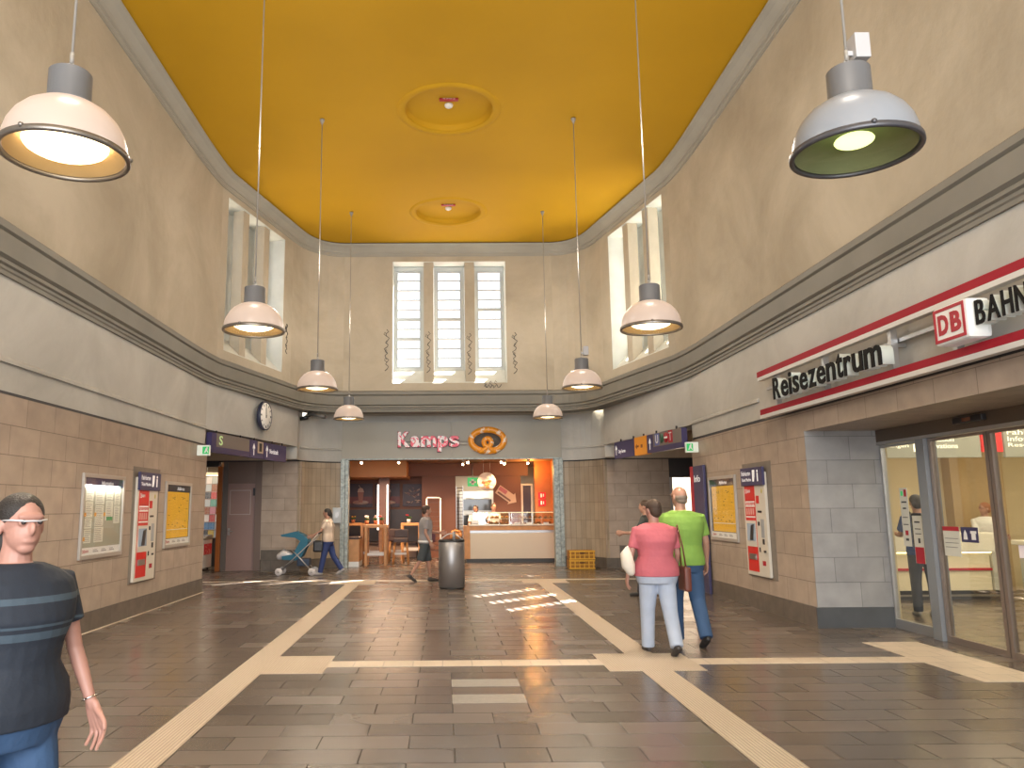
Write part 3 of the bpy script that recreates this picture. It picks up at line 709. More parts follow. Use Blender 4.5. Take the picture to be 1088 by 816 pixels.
mb = MB(); mb.box(2.46, 2.68, -.072, -.0665, .13, .38); u_ = mb.build('u_square', mat('u_blue', (.12, .15, .42), .4), g_); text(u_, 'u_letter', 'U', 2.50, 2.64, .17, .35, -.073, WHITE, .003, bold=.03)
mb = MB(); mb.lathe([(.0005, 0), (.10, 0), (.10, .006), (.0005, .006)], (2.80, -.066, .26), 20, 'y'); mb.build('round_badge', mat('bus_green', (.03, .12, .07), .4), g_)
mb = MB(); mb.lathe([(.0005, 0), (.11, 0), (.11, .006), (.0005, .006)], (3.02, -.066, .26), 20, 'y'); rb = mb.build('round_badge', SIGNRED, g_); mb = MB(); mb.box(2.94, 3.10, -.076, -.0725, .24, .28); mb.build('white_bar', WHITE, rb)
mb = MB(); mb.box(3.14, 3.34, -.072, -.0665, .14, .39); q_ = mb.build('red_square', SIGNRED, g_); text(q_, 't_letter', 'T', 3.18, 3.30, .18, .35, -.073, WHITE, .003)
mb = MB()
for x in (.3, 1.1, 1.7, 2.4, 3.4): mb.box(x-.015, x+.015, -.015, .015, .38, .46)
mb.build('hanger', DARK, t)

# clock on the left beam
d = Vector((.97, 4.75)).normalized(); cpt = Vector((-4.33, 18.1))+Vector((.5, 2.5)).normalized()*.18
ang = math.atan2(2.5, .5)
t = thing('wall_clock', 'round white station clock with dark rim above the left direction sign', 'clock', (cpt.x, cpt.y, 3.74), ang)
mb = MB(); mb.lathe([(.12, -.0), (.12, .06), (.31, .07), (.335, .09), (.335, .17), (.318, .175), (.315, .16), (.0005, .16)], seg=48, axis='y', capt=False); mb.build('case', mat('clock_case', (.03, .035, .07), .35), t)
mb = MB(); mb.lathe([(.0005, .162), (.308, .162), (.308, .166), (.0005, .166)], seg=48, axis='y'); fc = mb.build('dial', mat('clock_dial', (.8, .76, .68), .5, emit=(1, .95, .85), es=.15), t)
mb = MB()
for k in range(12):
    a = k*PI/6; c, s_ = math.cos(a), math.sin(a); w = .012 if k % 3 else .02
    mb.prism_xz([(s_*.29-c*w, c*.29+s_*w), (s_*.29+c*w, c*.29-s_*w), (s_*.23+c*w, c*.23-s_*w), (s_*.23-c*w, c*.23+s_*w)], -.1675, -.1665)
mb.build('hour_mark', BLACK, fc)
mb = MB(); mb.prism_xz([(-.014, -.05), (.014, -.05), (.009, .25), (-.009, .25)], -.172, -.169); mb.build('minute_hand', BLACK, t)
a = math.radians(-6); mb = MB(); mb.prism_xz([(-.02, -.05), (.02, -.05), (.012-.02, .17), (-.012-.02, .17)], -.176, -.173); mb.lathe([(.0005, .17), (.02, .17), (.02, .18), (.0005, .18)], seg=16, axis='y'); mb.build('hour_hand', BLACK, t)
# security camera
t = thing('security_camera', 'black security camera on an arm under the cornice left of the shop', 'camera', (-3.60, 20.95, 4.0), 0)
mb = MB(); mb.cyl((-.12, .25, -.02), .05, .04, 16); mb.tube([(-.1, .3, 0), (-.1, 0, 0), (.1, -.1, .06)], .02, 8); mb.build('bracket', BLACK, t)
mb = MB(); mb.tube([(.0, -.1, .1), (.48, -.3, -.02)], .05, 12); mb.build('camera_body', mat('camera_grey', (.10, .095, .09), .4), t)
mb = MB(); mb.tube([(-.25, .0, -.03), (-.02, -.08, .0)], .055, 12); mb.build('camera_head', BLACK, t)
# ==================== bakery shop front ===========================
FASC = mat('fascia_panel', (.40, .385, .33), .5, vary=.04, vscale=1)
t = thing('shop_fascia', 'grey green fascia panel over the bakery opening', 'fascia', (0, 21.93, 2.96))
mb = MB(); mb.box(-2.83, .22, 0, .10, 0, 1.01, .004); mb.build('panel', FASC, t); mb = MB(); mb.box(.225, 3.28, 0, .10, 0, 1.01, .004); mb.build('panel', FASC, t)
mb = MB(); mb.box(-2.83, 3.28, -.01, .09, -.035, -.002); mb.build('lower_rail', GALV, t)
# steel portal
for nm, x0, x1, lab in (('a', -2.86, -2.64, 'galvanised steel jamb left of the bakery opening'), ('b', 3.05, 3.31, 'galvanised steel jamb right of the bakery opening')):
    t = thing('steel_jamb', lab, 'jamb', ((x0+x1)/2, 21.98, 0)); w = (x1-x0)/2
    mb = MB(); mb.box(-w, w*.1, -.05, .25, 0, 2.92, .003); mb.build('outer_channel', GALV, t)
    mb = MB(); mb.box(w*.16, w, -.03, .25, 0, 2.92, .003); mb.build('guide_rail', GALV, t)
    mb = MB(); mb.box(w*.1, w*.16, .05, .2, 0, 2.92); mb.build('groove', DARK, t)

def patch_mat(name, c1, c2, scale=9, thr=.5):
    m = bpy.data.materials.new(name); m.use_nodes = True; nt = m.node_tree; b = nt.nodes['Principled BSDF']
    tc = nt.nodes.new('ShaderNodeTexCoord'); v = nt.nodes.new('ShaderNodeTexNoise'); v.inputs['Scale'].default_value = scale; v.inputs['Detail'].default_value = 2
    v.inputs['Distortion'].default_value = 2.5
    nt.links.new(tc.outputs['Object'], v.inputs['Vector']); r = nt.nodes.new('ShaderNodeValToRGB'); r.color_ramp.interpolation = 'CONSTANT'
    r.color_ramp.elements[0].color = (*c1, 1); r.color_ramp.elements[1].color = (*c2, 1); r.color_ramp.elements[1].position = thr
    nt.links.new(v.outputs['Fac'], r.inputs['Fac']); nt.links.new(r.outputs['Color'], b.inputs['Base Color']); nt.links.new(r.outputs['Color'], b.inputs['Emission Color'])
    b.inputs['Emission Strength'].default_value = .12; b.inputs['Roughness'].default_value = .35; return m
t = thing('shop_lettering', 'red and white letters reading Kamps on the shop fascia', 'sign', (0, 21.90, 3.2))
KM = patch_mat('red_white_letters', (.72, .03, .07), (.85, .70, .68), 4, .50)
xs = [(-1.27, -.93, 'K', .06, .49), (-.92, -.65, 'a', .06, .37), (-.63, -.19, 'm', .06, .37), (-.17, .13, 'p', -.07, .37), (.15, .44, 's', .06, .37)]
for a, b, ch, z0, z1 in xs:
    text(t, 'letter', ch, a, b, z0, z1, -.03, KM, .07, bold=.05 if ch != 's' else .02)
    text(t, 'letter_back', ch, a-.015, b+.015, z0-.015, z1+.015, .02, mat('dark_letter_side', (.10, .02, .03), .5), .03, bold=.05)
mb = MB(); mb.tube([(-1.2, .0, .22), (.68, .0, .22)], .008, 6); mb.tube([(-1.2, .0, .12), (.68, .0, .12)], .008, 6); mb.build('mounting_rail', ALU, t)
PM = patch_mat('orange_pretzel', (.80, .30, .02), (.85, .66, .50), 3.0, .60)
t = thing('pretzel_sign', 'orange pretzel sign at the right end of the fascia lettering', 'sign', (1.22, 21.88, 3.44))
pts = []
for i in range(49):                                  # loop of the pretzel with ends crossing at the bottom
    a = -PI/2+.22+(2*PI-.44)*i/48; pts.append((.44*math.cos(a), 0, .31*math.sin(a)+.0))
pts = [(.14, 0, -.12), (.10, 0, -.2), (0.0, 0, -.27)]+pts[0:0]+pts
loop = []
for i in range(60):
    a = -PI*.62+(2*PI-.52*PI*.92)*i/59
mb = MB()
big = [(.46*math.cos(-PI/2+2*PI*i/64)*1.0, 0, .30*math.sin(-PI/2+2*PI*i/64)) for i in range(65)]
mb.tube(big, [.088]*65, 10, caps=False)
small = [(.0+.105*math.cos(-PI*.30+PI*1.6*i/30), -.05, -.06+.11*math.sin(-PI*.30+PI*1.6*i/30)) for i in range(31)]
small = [(-.20, -.03, -.31), (-.10, -.05, -.26), (.0, -.06, -.19)]+small+[(.0, -.06, -.19), (.10, -.05, -.26), (.20, -.03, -.31)]
mb.tube(small, [.07]*len(small), 10, caps='round'); mb.build('pretzel', PM, t)
mb = MB(); mb.loft([(0, 0, 0, 1, 1), (0, 0, .01, 1, 1)], 48)
for v in mb.b.verts: x, y, z = v.co; v.co = (x*.42, .05+z, y*.27)
mb.build('inner_plate', mat('sign_inner_grey', (.20, .20, .19), .5), t)

# shop interior --------------------------------------------------
BRN = mat('brown_wall_paint', (.16, .065, .040), .6); ORG = mat('orange_bulkhead', (.55, .26, .10), .6); WOODO = mat('orange_wood_wall', (.40, .13, .035), .5, vary=.12, vscale=3)
mb = MB(); mb.box(-3.7, .35, 27.0, 27.2, 0, 3.3); struct('wall_shop_back', mb, BRN)
mb = MB(); mb.box(-3.9, -3.7, 22.3, 27.2, 0, 3.3); struct('wall_shop_left', mb, BRN)
mb = MB(); mb.box(3.42, 3.6, 22.3, 29, 0, 3.3); struct('wall_shop_right', mb, WOODO)
mb = MB(); mb.box(-3.9, 4.0, 22.3, 29, 3.05, 3.2); struct('ceiling_shop', mb, mat('shop_ceiling', (.30, .17, .11), .6))
mb = MB(); mb.box(-3.7, -1.15, 24.3, 26.98, 2.55, 3.04); struct('wall_shop_bulkhead', mb, ORG)
mb = MB(); mb.box(-1.15, 2.75, 25.9, 26.1, 2.62, 3.04); struct('wall_shop_bulkhead_rear', mb, BRN)
mb = MB(); mb.box(-.72, .38, 25.95, 26.1, 0, 2.62); struct('wall_shop_brown', mb, BRN)
mb = MB(); mb.box(1.62, 2.52, 25.95, 26.1, 0, 2.62); struct('wall_shop_menu', mb, BRN)
mb = MB(); mb.box(2.9, 3.42, 25.3, 25.5, 0, 3.05); struct('wall_shop_orange', mb, WOODO)
mb = MB(); mb.box(.2, 3.42, 28.6, 28.8, 0, 3.05); struct('wall_shop_kitchen', mb, mat('kitchen_wall', (.45, .40, .32), .6))
mb = MB(); mb.box(2.52, 2.58, 25.93, 26.1, 0, 2.35); mb.box(2.84, 2.9, 25.93, 26.1, 0, 2.35); mb.box(2.58, 2.84, 25.93, 26.1, 2.29, 2.35); struct('door_2', mb, mat('shop_door_frame', (.6, .55, .5), .5))
mb = MB(); mb.box(2.58, 2.84, 26.0, 26.05, 0, 2.29); struct('door_2_leaf', mb, mat('dark_door_leaf', (.05, .03, .05), .5))
mb = MB(); mb.box(-3.7, -.72, 26.9, 26.99, 0, 1.55); struct('baseboard_shop_back', mb, mat('dark_blue_dado', (.06, .055, .065), .5))
mb = MB(); mb.box(-2.08, -1.75, 25.4, 25.75, 0, 2.55); col_ = struct('wall_shop_column', mb, mat('column_brown', (.14, .07, .055), .5))
for x, l in ((-2.10, 'left'), (-1.80, 'right')):
    t = thing('light_strip', 'white vertical light strip on the %s edge of the shop column' % l, 'light', (x, 25.37, .9), 0, 'white vertical light strips on the shop column')
    mb = MB(); mb.box(-.03, .03, .0, .03, 0, 1.45, .004); mb.build('housing', ALU, t); mb = MB(); mb.box(-.025, .025, -.012, -.001, .02, 1.43, .003); mb.build('tube', mat('strip_light', (1, 1, 1), .4, emit=(1, .95, .9), es=2.2), t)
# pictures
def picture(x0, x1, z0, z1, label, kind):
    t = thing('wall_picture', label, 'picture', (x0, 26.93, z0), 0, 'dark food pictures on the back wall of the bakery'); w, h = x1-x0, z1-z0
    mb = MB(); mb.box(0, w, 0, .04, 0, h, .003); mb.build('canvas', mat('picture_dark', (.045, .03, .05), .5), t)
    if kind == 'glass':
        mb = MB(); mb.box(.0, w, -.003, -.0005, .12, h*.45); mb.build('table_band', mat('picture_red', (.13, .03, .035), .5), t)
        mb = MB(); mb.loft([(0, 0, 0, 1, 1), (0, 0, 1, 1, 1)], 28)
        for v in mb.b.verts: a, b, c = v.co; v.co = (w*.5+a*w*.34, -.008+c*.004, h*.2+b*h*.09)
        mb.build('saucer', mat('picture_saucer', (.45, .33, .30), .5), t)
        mb = MB(); mb.prism_xz([(w*.42, h*.2), (w*.58, h*.2), (w*.63, h*.68), (w*.37, h*.68)], -.014, -.009); mb.build('drink_glass', mat('picture_chocolate', (.30, .12, .09), .5), t)
        mb = MB(); mb.prism_xz([(w*.36, h*.64), (w*.64, h*.64), (w*.60, h*.78), (w*.50, h*.84), (w*.40, h*.78)], -.018, -.015); mb.build('foam', mat('picture_foam', (.48, .33, .27), .5), t)
        mb = MB(); mb.tube([(w*.5, -.016, h*.8), (w*.42, -.016, h*.93)], .008, 6); mb.build('straw', mat('picture_straw', (.5, .4, .3), .5), t)
    else:
        r = random.Random(4)
        for q in range(22):
            mb = MB(); x = r.uniform(.1, w-.12); z = r.uniform(.08, h-.1); a = r.uniform(-.9, .9); l = .06
            mb.tube([(x-l*math.cos(a), -.004, z-l*math.sin(a)), (x, -.01, z+.01), (x+l*math.cos(a), -.004, z+l*math.sin(a))], [.012, .022, .012], 6); mb.build('nut', mat('picture_nut_%d' % (q % 2), ((.42, .30, .25), (.30, .20, .2))[q % 2], .5), t)
picture(-3.22, -2.42, 1.63, 2.42, 'picture of a tall glass of hot chocolate, leftmost in the shop', 'glass')
picture(-2.32, -1.50, 1.63, 2.42, 'picture of a cup partly hidden by the shop column', 'glass')
picture(-1.40, -.72, 1.65, 2.40, 'picture of scattered pale nuts, right of the shop column', 'nuts')
WOOD = mat('oak_wood', (.50, .24, .085), .45, vary=.15, vscale=6)
def high_table(w, d, h, rails):
    t = thing('high_table', 'x', 'table'); L = .075
    mb = MB(); mb.box(-w/2, w/2, -d/2, d/2, h-.08, h, .004); mb.build('tabletop', WOOD, t)
    for sx in (-1, 1):
        for sy in (-1, 1):
            mb = MB(); a = sx*(w/2-L/2); b = sy*(d/2-L/2); mb.box(a-L/2, a+L/2, b-L/2, b+L/2, 0, h-.08, .003); mb.build('leg', WOOD, t)
    if rails:
        for y in (-d/2+.01, d/2-.05): mb = MB(); mb.box(-w/2+L, w/2-L, y, y+.04, .28, .35); mb.build('foot_rail', mat('pale_foot_rail', (.65, .62, .6), .4), t)
    return t
a = high_table(.62, .62, 1.13, True); G = 'tall square wooden tables in the bakery'
a.location = (-1.93, 22.85, 0); a['label'] = 'tall wooden table nearest the shop entrance beside the brown stool'; a['group'] = G
dup(a, (-2.12, 23.65, 0), 0, 'tall wooden table close behind the front one, carrying flower pots', G)
dup(a, (-2.92, 26.0, 0), 0, 'tall wooden table at the back left under the chocolate picture', G); dup(a, (-1.05, 25.4, 0), 0, 'wooden table right of the column under the nut picture', G)
def stool():
    t = thing('bar_stool', 'x', 'stool'); q = .21
    mb = MB(); mb.box(-.2, .2, -.2, .2, .62, .74, .02); mb.build('seat', mat('brown_leather', (.07, .04, .035), .5), t)
    mb = MB(); mb.box(-.2, .2, .13, .2, .745, .98, .02); mb.build('backrest', MATS['brown_leather'], t)
    for sx in (-1, 1):
        for sy in (-1, 1): mb = MB(); mb.tube([(sx*q*1.05, sy*q*1.05, 0), (sx*q*.8, sy*q*.8, .62)], .024, 8); mb.build('leg', WOOD, t)
    mb = MB(); mb.box(-.17, .17, -.21, -.17, .28, .34); mb.build('foot_rail', MATS['pale_foot_rail'], t)
    return t
a = stool(); a.location = (-1.25, 23.15, 0); a.rotation_euler.z = PI*.0; a['label'] = 'brown padded bar stool right of the front high table'; a['group'] = 'brown bar stools in the bakery'
dup(a, (-1.45, 24.2, 0), PI, 'brown padded bar stool behind the front one, beside the second table', 'brown bar stools in the bakery')
t = thing('bench_end', 'wooden bench cabinet with a white base at the left jamb of the shop', 'bench', (-2.53, 22.75, 0))
mb = MB(); mb.box(-.25, .17, -.5, .45, .14, .74, .004); mb.build('body', WOOD, t); mb = MB(); mb.box(-.25, .165, -.49, .44, 0, .138); mb.build('plinth', WHITE, t); mb = MB(); mb.box(-.25, .15, -.48, .43, .745, .80, .015); mb.build('cushion', MATS['brown_leather'], t)
t = thing('long_bench', 'dark upholstered bench along the back wall of the bakery', 'bench', (-2.2, 26.6, 0)); mb = MB(); mb.box(-1.3, 1.3, -.25, .25, .4, .5, .02); mb.build('seat', MATS['brown_leather'], t)
mb = MB(); mb.box(-1.28, 1.28, -.2, .25, 0, .395); mb.build('base', mat('bench_base', (.35, .25, .2), .5), t)
def pot_plant(loc, label, cols, pot, n=7, s=1.):
    t = thing('potted_flower', label, 'potted plant', loc, 0, 'small flower pots on the bakery tables')
    mb = MB(); mb.lathe([(.045*s, 0), (.06*s, .1*s), (.055*s, .1*s), (.05*s, .09*s)], seg=16); mb.build('pot', pot, t)
    r = random.Random(n)
    mb = MB()
    for k in range(14): a = r.uniform(0, 6.3); q = r.uniform(.03, .1)*s; mb.tube([(0, 0, .08*s), (q*math.cos(a)*.6, q*math.sin(a)*.6, .14*s), (q*math.cos(a), q*math.sin(a), .13*s+r.uniform(0, .05)*s)], [.004, .012*s, .003], 5)
    mb.build('leaves', mat('leaf_green', (.05, .12, .02), .5), t)
    for k in range(n): a = r.uniform(0, 6.3); q = r.uniform(0, .08)*s; mb = MB(); mb.ball((q*math.cos(a), q*math.sin(a), (.17+r.uniform(0, .05))*s), .028*s, 8, (1, 1, .7)); mb.build('blossom', cols[k % len(cols)], t)
TC = mat('terracotta', (.45, .15, .06), .6); FW = mat('petal_white', (.8, .75, .7), .5); FP = mat('petal_pink', (.65, .25, .3), .5); FR = mat('petal_red', (.5, .03, .04), .5); FY = mat('petal_yellow', (.7, .45, .05), .5)
pot_plant((-2.28, 23.6, 1.13), 'white flowers in a pot on the second high table, left', [FW, FW], TC, 7, 1.1)
pot_plant((-2.02, 23.62, 1.13), 'pale pink flowers in a pot on the second high table, right', [FW, FP], TC, 6, 1.1)
pot_plant((-1.80, 22.95, 1.13), 'green and red plant in a terracotta pot on the front high table', [FR, FY], TC, 3, 1.2)
pot_plant((-2.95, 25.95, 1.13), 'small orange flower pot on the back left table', [FY, FR], TC, 4, 1.1)
pot_plant((-1.12, 25.35, 1.13), 'red flower in a white pot on the table right of the column', [FR], WHITE, 3, 1.2)
# tray trolley
t = thing('tray_trolley', 'tall white framed tray trolley with rack rungs before the brown wall', 'trolley', (-.33, 24.6, 0))
mb = MB()
for x in (-.2, .22):
    mb.tube([(x, -.2, .05), (x, -.2, 1.86)], .025, 8)
    mb.tube([(x, .25, .05), (x, .25, 1.86)], .02, 8)
mb.tube([(-.2, -.2, 1.86), (-.17, -.2, 1.9), (.19, -.2, 1.9), (.22, -.2, 1.86)], .025, 8); mb.build('frame', WHITE, t)
for k in range(11): mb = MB(); mb.box(-.17, .19, -.18, .24, .3+k*.145, .312+k*.145); mb.build('tray', mat('dark_tray', (.12, .06, .05), .5), t)
for x in (-.2, .22):
    for y in (-.2, .25): mb = MB(); mb.cyl((x-.012, y, .045), .04, .024, 12, 'x'); mb.build('castor', BLACK, t)
# counter
t = thing('bakery_counter', 'long bakery counter with oak frame and cream front panel', 'counter', (0, 23.5, 0))
mb = MB(); mb.box(.58, 3.36, 0, .8, .93, 1.06, .004); mb.build('oak_top_band', WOOD, t); mb = MB(); mb.box(.58, .76, 0, .8, .11, .928, .003); mb.build('oak_side', WOOD, t)
mb = MB(); mb.box(.762, 3.36, .04, .7, .112, .85, .003); mb.build('front_panel', CREAM, t); mb = MB(); mb.box(.762, 3.36, .06, .7, .852, .928); mb.build('recess_strip', ALU, t)
mb = MB(); mb.box(.66, 3.36, .06, .75, 0, .108); mb.build('plinth', mat('dark_plinth', (.045, .05, .055), .5), t); mb = MB(); mb.box(.74, 3.38, -.02, .82, 1.062, 1.10, .004); mb.build('counter_top', mat('white_counter_top', (.72, .66, .58), .35), t)
t = thing('glass_display_case', 'glass display case full of pastries along the top of the counter', 'display case', (0, 23.55, 1.10))
mb = MB(); mb.box(.85, 3.30, .0, .02, .0, .34); mb.build('front_glass', glass_mat('case_front_glass', (.93, .95, .93), .10), t)
mb = MB(); mb.box(.85, 3.30, -.02, .5, .341, .36); mb.build('top_shelf', mat('case_top_glass', (.55, .55, .5), .2), t)
for x in (.85, 1.93, 2.60, 3.28): mb = MB(); mb.box(x-.015, x+.015, -.015, .01, 0, .34); mb.build('post', ALU, t)
mb = MB(); mb.box(.88, 3.28, .08, .45, .16, .17); mb.build('glass_shelf', mat('case_shelf', (.5, .42, .33), .3), t)
mb = MB(); mb.box(.87, 1.92, .04, .40, .335, .34); mb.box(1.96, 3.27, .04, .40, .335, .34); mb.build('light_bar', mat('case_light', (1, .9, .7), .4, emit=(1, .75, .4), es=2.5), t)
r = random.Random(11)
CR1 = mat('crust_golden', (.48, .20, .05), .5, vary=.3, vscale=20); CR2 = mat('crust_brown', (.25, .08, .02), .5, vary=.3, vscale=20); CR3 = mat('icing_cream', (.75, .62, .45), .5)
def croissant(loc, m, s, gi, lab):
    mb = MB(); mb.tube([(-.07*s, .02*s, .02*s), (-.04*s, -.01*s, .03*s), (0, -.02*s, .04*s), (.04*s, -.01*s, .03*s), (.07*s, .02*s, .02*s)], [.012*s, .028*s, .038*s, .028*s, .012*s], 8, 'round'); o = mb.build('croissant', m); o.location = loc; tag(o, lab, 'pastry', gi)
    return o
def bun(loc, m, s, gi, lab):
    mb = MB(); mb.lathe([(.02*s, 0), (.048*s, .005*s), (.055*s, .025*s), (.045*s, .048*s), (.02*s, .06*s), (.0005, .062*s)], seg=14); o = mb.build('bread_roll', m); o.location = loc; tag(o, lab, 'bread roll', gi); return o
c0 = croissant((1.0, 23.7, 1.11), CR1, 1., 'croissants in the glass case', 'golden croissant lying in the left half of the glass case')
b0 = bun((2.0, 23.7, 1.11), CR2, 1., 'bread rolls in the glass case', 'brown bread roll lying in the right half of the glass case')
for j in range(16):
    for lv, z in ((0, 1.105), (1, 1.275)):
        if j == 0 and lv == 0: continue
        x = 1.0+j*.142+r.uniform(-.02, .02); y = 23.68+r.uniform(-.02, .12)
        src, lab, g = (c0, 'golden croissant lying in the left half of the glass case', 'croissants in the glass case') if j < 7 else (b0, 'brown bread roll lying in the right half of the glass case', 'bread rolls in the glass case')
        if j == 7 and lv == 0: src.location = (x, y, z); continue
        o = dup(src, (x, y, z), r.uniform(0, 3))
for x, w in ((.92, .2), (2.15, .16), (2.5, .16), (3.0, .15)):
    t = thing('price_card', 'small white price card leaning on the counter glass at %s' % {.92: 'its left end', 2.15: 'its middle', 2.5: 'the right of its middle', 3.0: 'its right end'}[x], 'card', (x, 23.50, 1.10), 0, 'white price cards on the counter')
    mb = MB(); mb.box(-w/2, w/2, 0, .012, 0, .13 if x < 1 else .055, .002); mb.build('card', WHITE, t); mb = MB(); mb.box(-w/2+.02, w/2-.02, -.003, -.0005, .02, .035); mb.build('print', mat('grey_print', (.25, .24, .22), .7), t)
t = thing('bread_basket', 'wicker basket of round loaves at the left end of the counter', 'basket', (.355, 23.75, .0))
mb = MB(); mb.lathe([(.10, .62), (.17, .64), (.19, .85), (.17, .85), (.12, .66)], seg=20); mb.build('wicker_bowl', mat('wicker', (.32, .15, .05), .6, vary=.3, vscale=60), t); mb = MB(); mb.cyl((0, 0, 0), .03, .63, 12); mb.cyl((0, 0, 0), .14, .03, 20); mb.build('stand', STEEL, t)
for p in ((0, 0, .91), (-.08, -.06, .87), (.09, -.04, .88)): o = bun((p[0]+.355, p[1]+23.75, p[2]-.03), CR1, 1.5, 'round loaves in the wicker basket', 'round golden loaf piled in the wicker basket beside the counter')
# kitchen behind the counter
t = thing('bakery_oven', 'tall stainless steel oven behind the bakery staff', 'oven', (1.15, 27.8, 0))
OS = mat('oven_steel', (.55, .52, .46), .35, metal=.6)
mb = MB(); mb.box(-.62, .68, -.3, .5, 0, 2.15, .01); mb.build('body', OS, t)
for z in (.35, .95, 1.5): mb = MB(); mb.box(-.48, .5, -.33, -.301, z, z+.38, .005); dd = mb.build('oven_door', mat('oven_glass', (.05, .05, .05), .1), t); mb = MB(); mb.tube([(-.4, -.37, z+.40), (.42, -.37, z+.40)], .014, 8); mb.build('handle', STEEL, dd)
t = thing('storage_rack', 'dark rack full of trays at the left edge of the kitchen opening', 'rack', (.52, 26.4, 0)); mb = MB(); mb.box(-.12, -.10, -.1, .3, 0, 2.3); mb.box(.10, .12, -.1, .3, 0, 2.3); mb.build('upright', STEEL, t)
for k in range(20): mb = MB(); mb.box(-.1, .1, -.1, .3, .15+k*.11, .165+k*.11); mb.build('tray', MATS['dark_tray'], t)
t = thing('exit_sign', 'green exit sign hanging in the bakery kitchen opening', 'exit sign', (.92, 25.85, 2.28)); mb = MB(); mb.box(-.15, .2, 0, .08, 0, .28, .004); mb.build('light_box', GREEN, t); mb = MB(); mb.box(-.02, .06, -.004, -.0005, .05, .22); mb.box(-.08, .13, -.004, -.0005, .11, .16); mb.build('white_cross_mark', WHITE, t); mb = MB(); mb.tube([(.02, .04, .28), (.02, .04, .76)], .01, 6); mb.build('rod', STEEL, t)
t = thing('round_sign', 'round hanging sign with a picture of pastries above the counter', 'sign', (1.30, 24.0, 2.37)); mb = MB(); mb.lathe([(.0005, 0), (.27, 0), (.28, .01), (.28, .03), (.0005, .03)], axis='y', seg=40); mb.build('disc', mat('round_sign_face', (.55, .42, .36), .5), t)
for q in range(9): a = q*.7; mb = MB(); mb.ball((.11*math.cos(a)*(q % 3+.6)/1.6, -.035, .11*math.sin(a)*(q % 3+.6)/1.6-.06), .055, 10, (1.2, .15, .8)); mb.build('pastry_picture', (CR1, CR2, CR3)[q % 3], t)
mb = MB(); mb.tube([(-.1, -.015, .26), (-.1, -.015, .68)], .004, 5); mb.tube([(.1, -.015, .26), (.1, -.015, .68)], .004, 5); mb.build('wire', STEEL, t)
t = thing('arrow_board', 'tilted cream arrow shaped board with red print on the brown wall', 'sign', (2.05, 25.949, 1.98)); t.rotation_euler = (0, .62, 0)
mb = MB(); mb.prism_xz([(-.36, -.15), (.18, -.15), (.18, -.22), (.38, 0), (.18, .22), (.18, .15), (-.36, .15)], -.03, 0); mb.build('board', mat('arrow_board_cream', (.55, .40, .30), .5), t); mb = MB(); mb.box(-.34, -.05, -.036, -.0305, .0, .13); mb.build('red_print', mat('arrow_red', (.4, .12, .15), .5), t); mb = MB(); mb.box(-.3, .2, -.036, -.0305, -.11, -.05); mb.build('dark_print', mat('arrow_dark', (.15, .07, .05), .5), t)
for z, l in ((1.86, 'upper'), (1.63, 'lower')):
    t = thing('fire_sign', '%s red fire equipment sign on the orange shop wall' % l, 'sign', (3.12, 25.28, z), 0, 'red fire equipment signs in the bakery'); mb = MB(); mb.box(-.12, .12, 0, .015, 0, .2, .002); mb.build('plate', mat('fire_red', (.7, .01, .02), .4, emit=(1, .02, .03), es=.1), t); mb = MB(); mb.box(-.05, .0, -.004, -.0005, .04, .16); mb.box(.03, .06, -.004, -.0005, .06, .15); mb.build('pictogram', WHITE, t)
# spots on the shop ceiling
for i, (x, y) in enumerate(((.75, 23.6), (.62, 24.6), (1.75, 23.6), (1.9, 24.4), (2.6, 24.2), (-2.4, 23.4), (-1.3, 23.4))):
    t = thing('ceiling_spotlight', 'small swivelling spotlight under the bakery ceiling', 'spotlight', (x, y, 3.05), 0, 'small spotlights under the bakery ceiling')
    mb = MB(); mb.cyl((0, 0, -.03), .05, .03, 14); mb.build('mount', ALU, t); mb = MB(); mb.tube([(0, 0, -.03), (-.03, -.05, -.12)], [.03, .045], 12); mb.build('head', ALU, t); mb = MB(); mb.ball((-.032, -.055, -.125), .038, 10); mb.build('bulb', mat('spot_bulb', (1, 1, 1), .3, emit=(1, .75, .45), es=25), t)
    light('shop_spot', 'SPOT', (x-.04, y-.07, 2.86), 190, (1, .66, .38), .04, rot=(.15, 0, 0), spot_size=1.9, spot_blend=.6)
light('shop_lamp', 'AREA', (-1.6, 24, 2.5), 110, (1, .66, .42), 1.6, 1.2)
light('shop_orange_lamp', 'POINT', (2.7, 24.9, 2.75), 55, (1, .45, .10), .06)
light('shop_front_fill', 'AREA', (1.6, 22.45, 2.9), 55, (1, .74, .48), 2.6, .3, (.35, 0, 0))  # added fill without a fixture, brightens the counter front
light('kitchen_lamp', 'AREA', (1.3, 26.9, 2.9), 110, (1, .85, .65), 1.2, .8)

# ==================== kiosk in the left passage =====================
PK = mat('mauve_door_paint', (.33, .22, .20), .5)
mb = MB(); mb.box(-5.02, -4.84, 21.14, 21.4, 0, 2.85); struct('wall_kiosk_pier', mb, mat('door_surround', (.17, .12, .10), .5)); 
mb = MB(); mb.box(-5.76, -5.02, 21.16, 21.4, 2.27, 2.85); struct('wall_kiosk_transom', mb, mat('door_transom', (.20, .14, .12), .5))
dr = bpy.data.objects.new('door_3', None); COL.objects.link(dr); dr['kind'] = 'structure'; dr.location = (-5.76, 21.2, 0)
mb = MB(); mb.box(0, .74, 0, .06, 0, 2.30, .003); mb.build('door_leaf', PK, dr)
mb = MB()
for b in ((.06, .08, 1.45, 2.10), (.60, .62, 1.45, 2.10)): mb.box(b[0], b[1], -.012, -.001, b[2], b[3])
mb.box(.08, .60, -.012, -.001, 1.45, 1.47); mb.box(.08, .60, -.012, -.001, 2.08, 2.10); mb.build('vent_frame', mat('pale_frame', (.5, .42, .38), .5), dr)
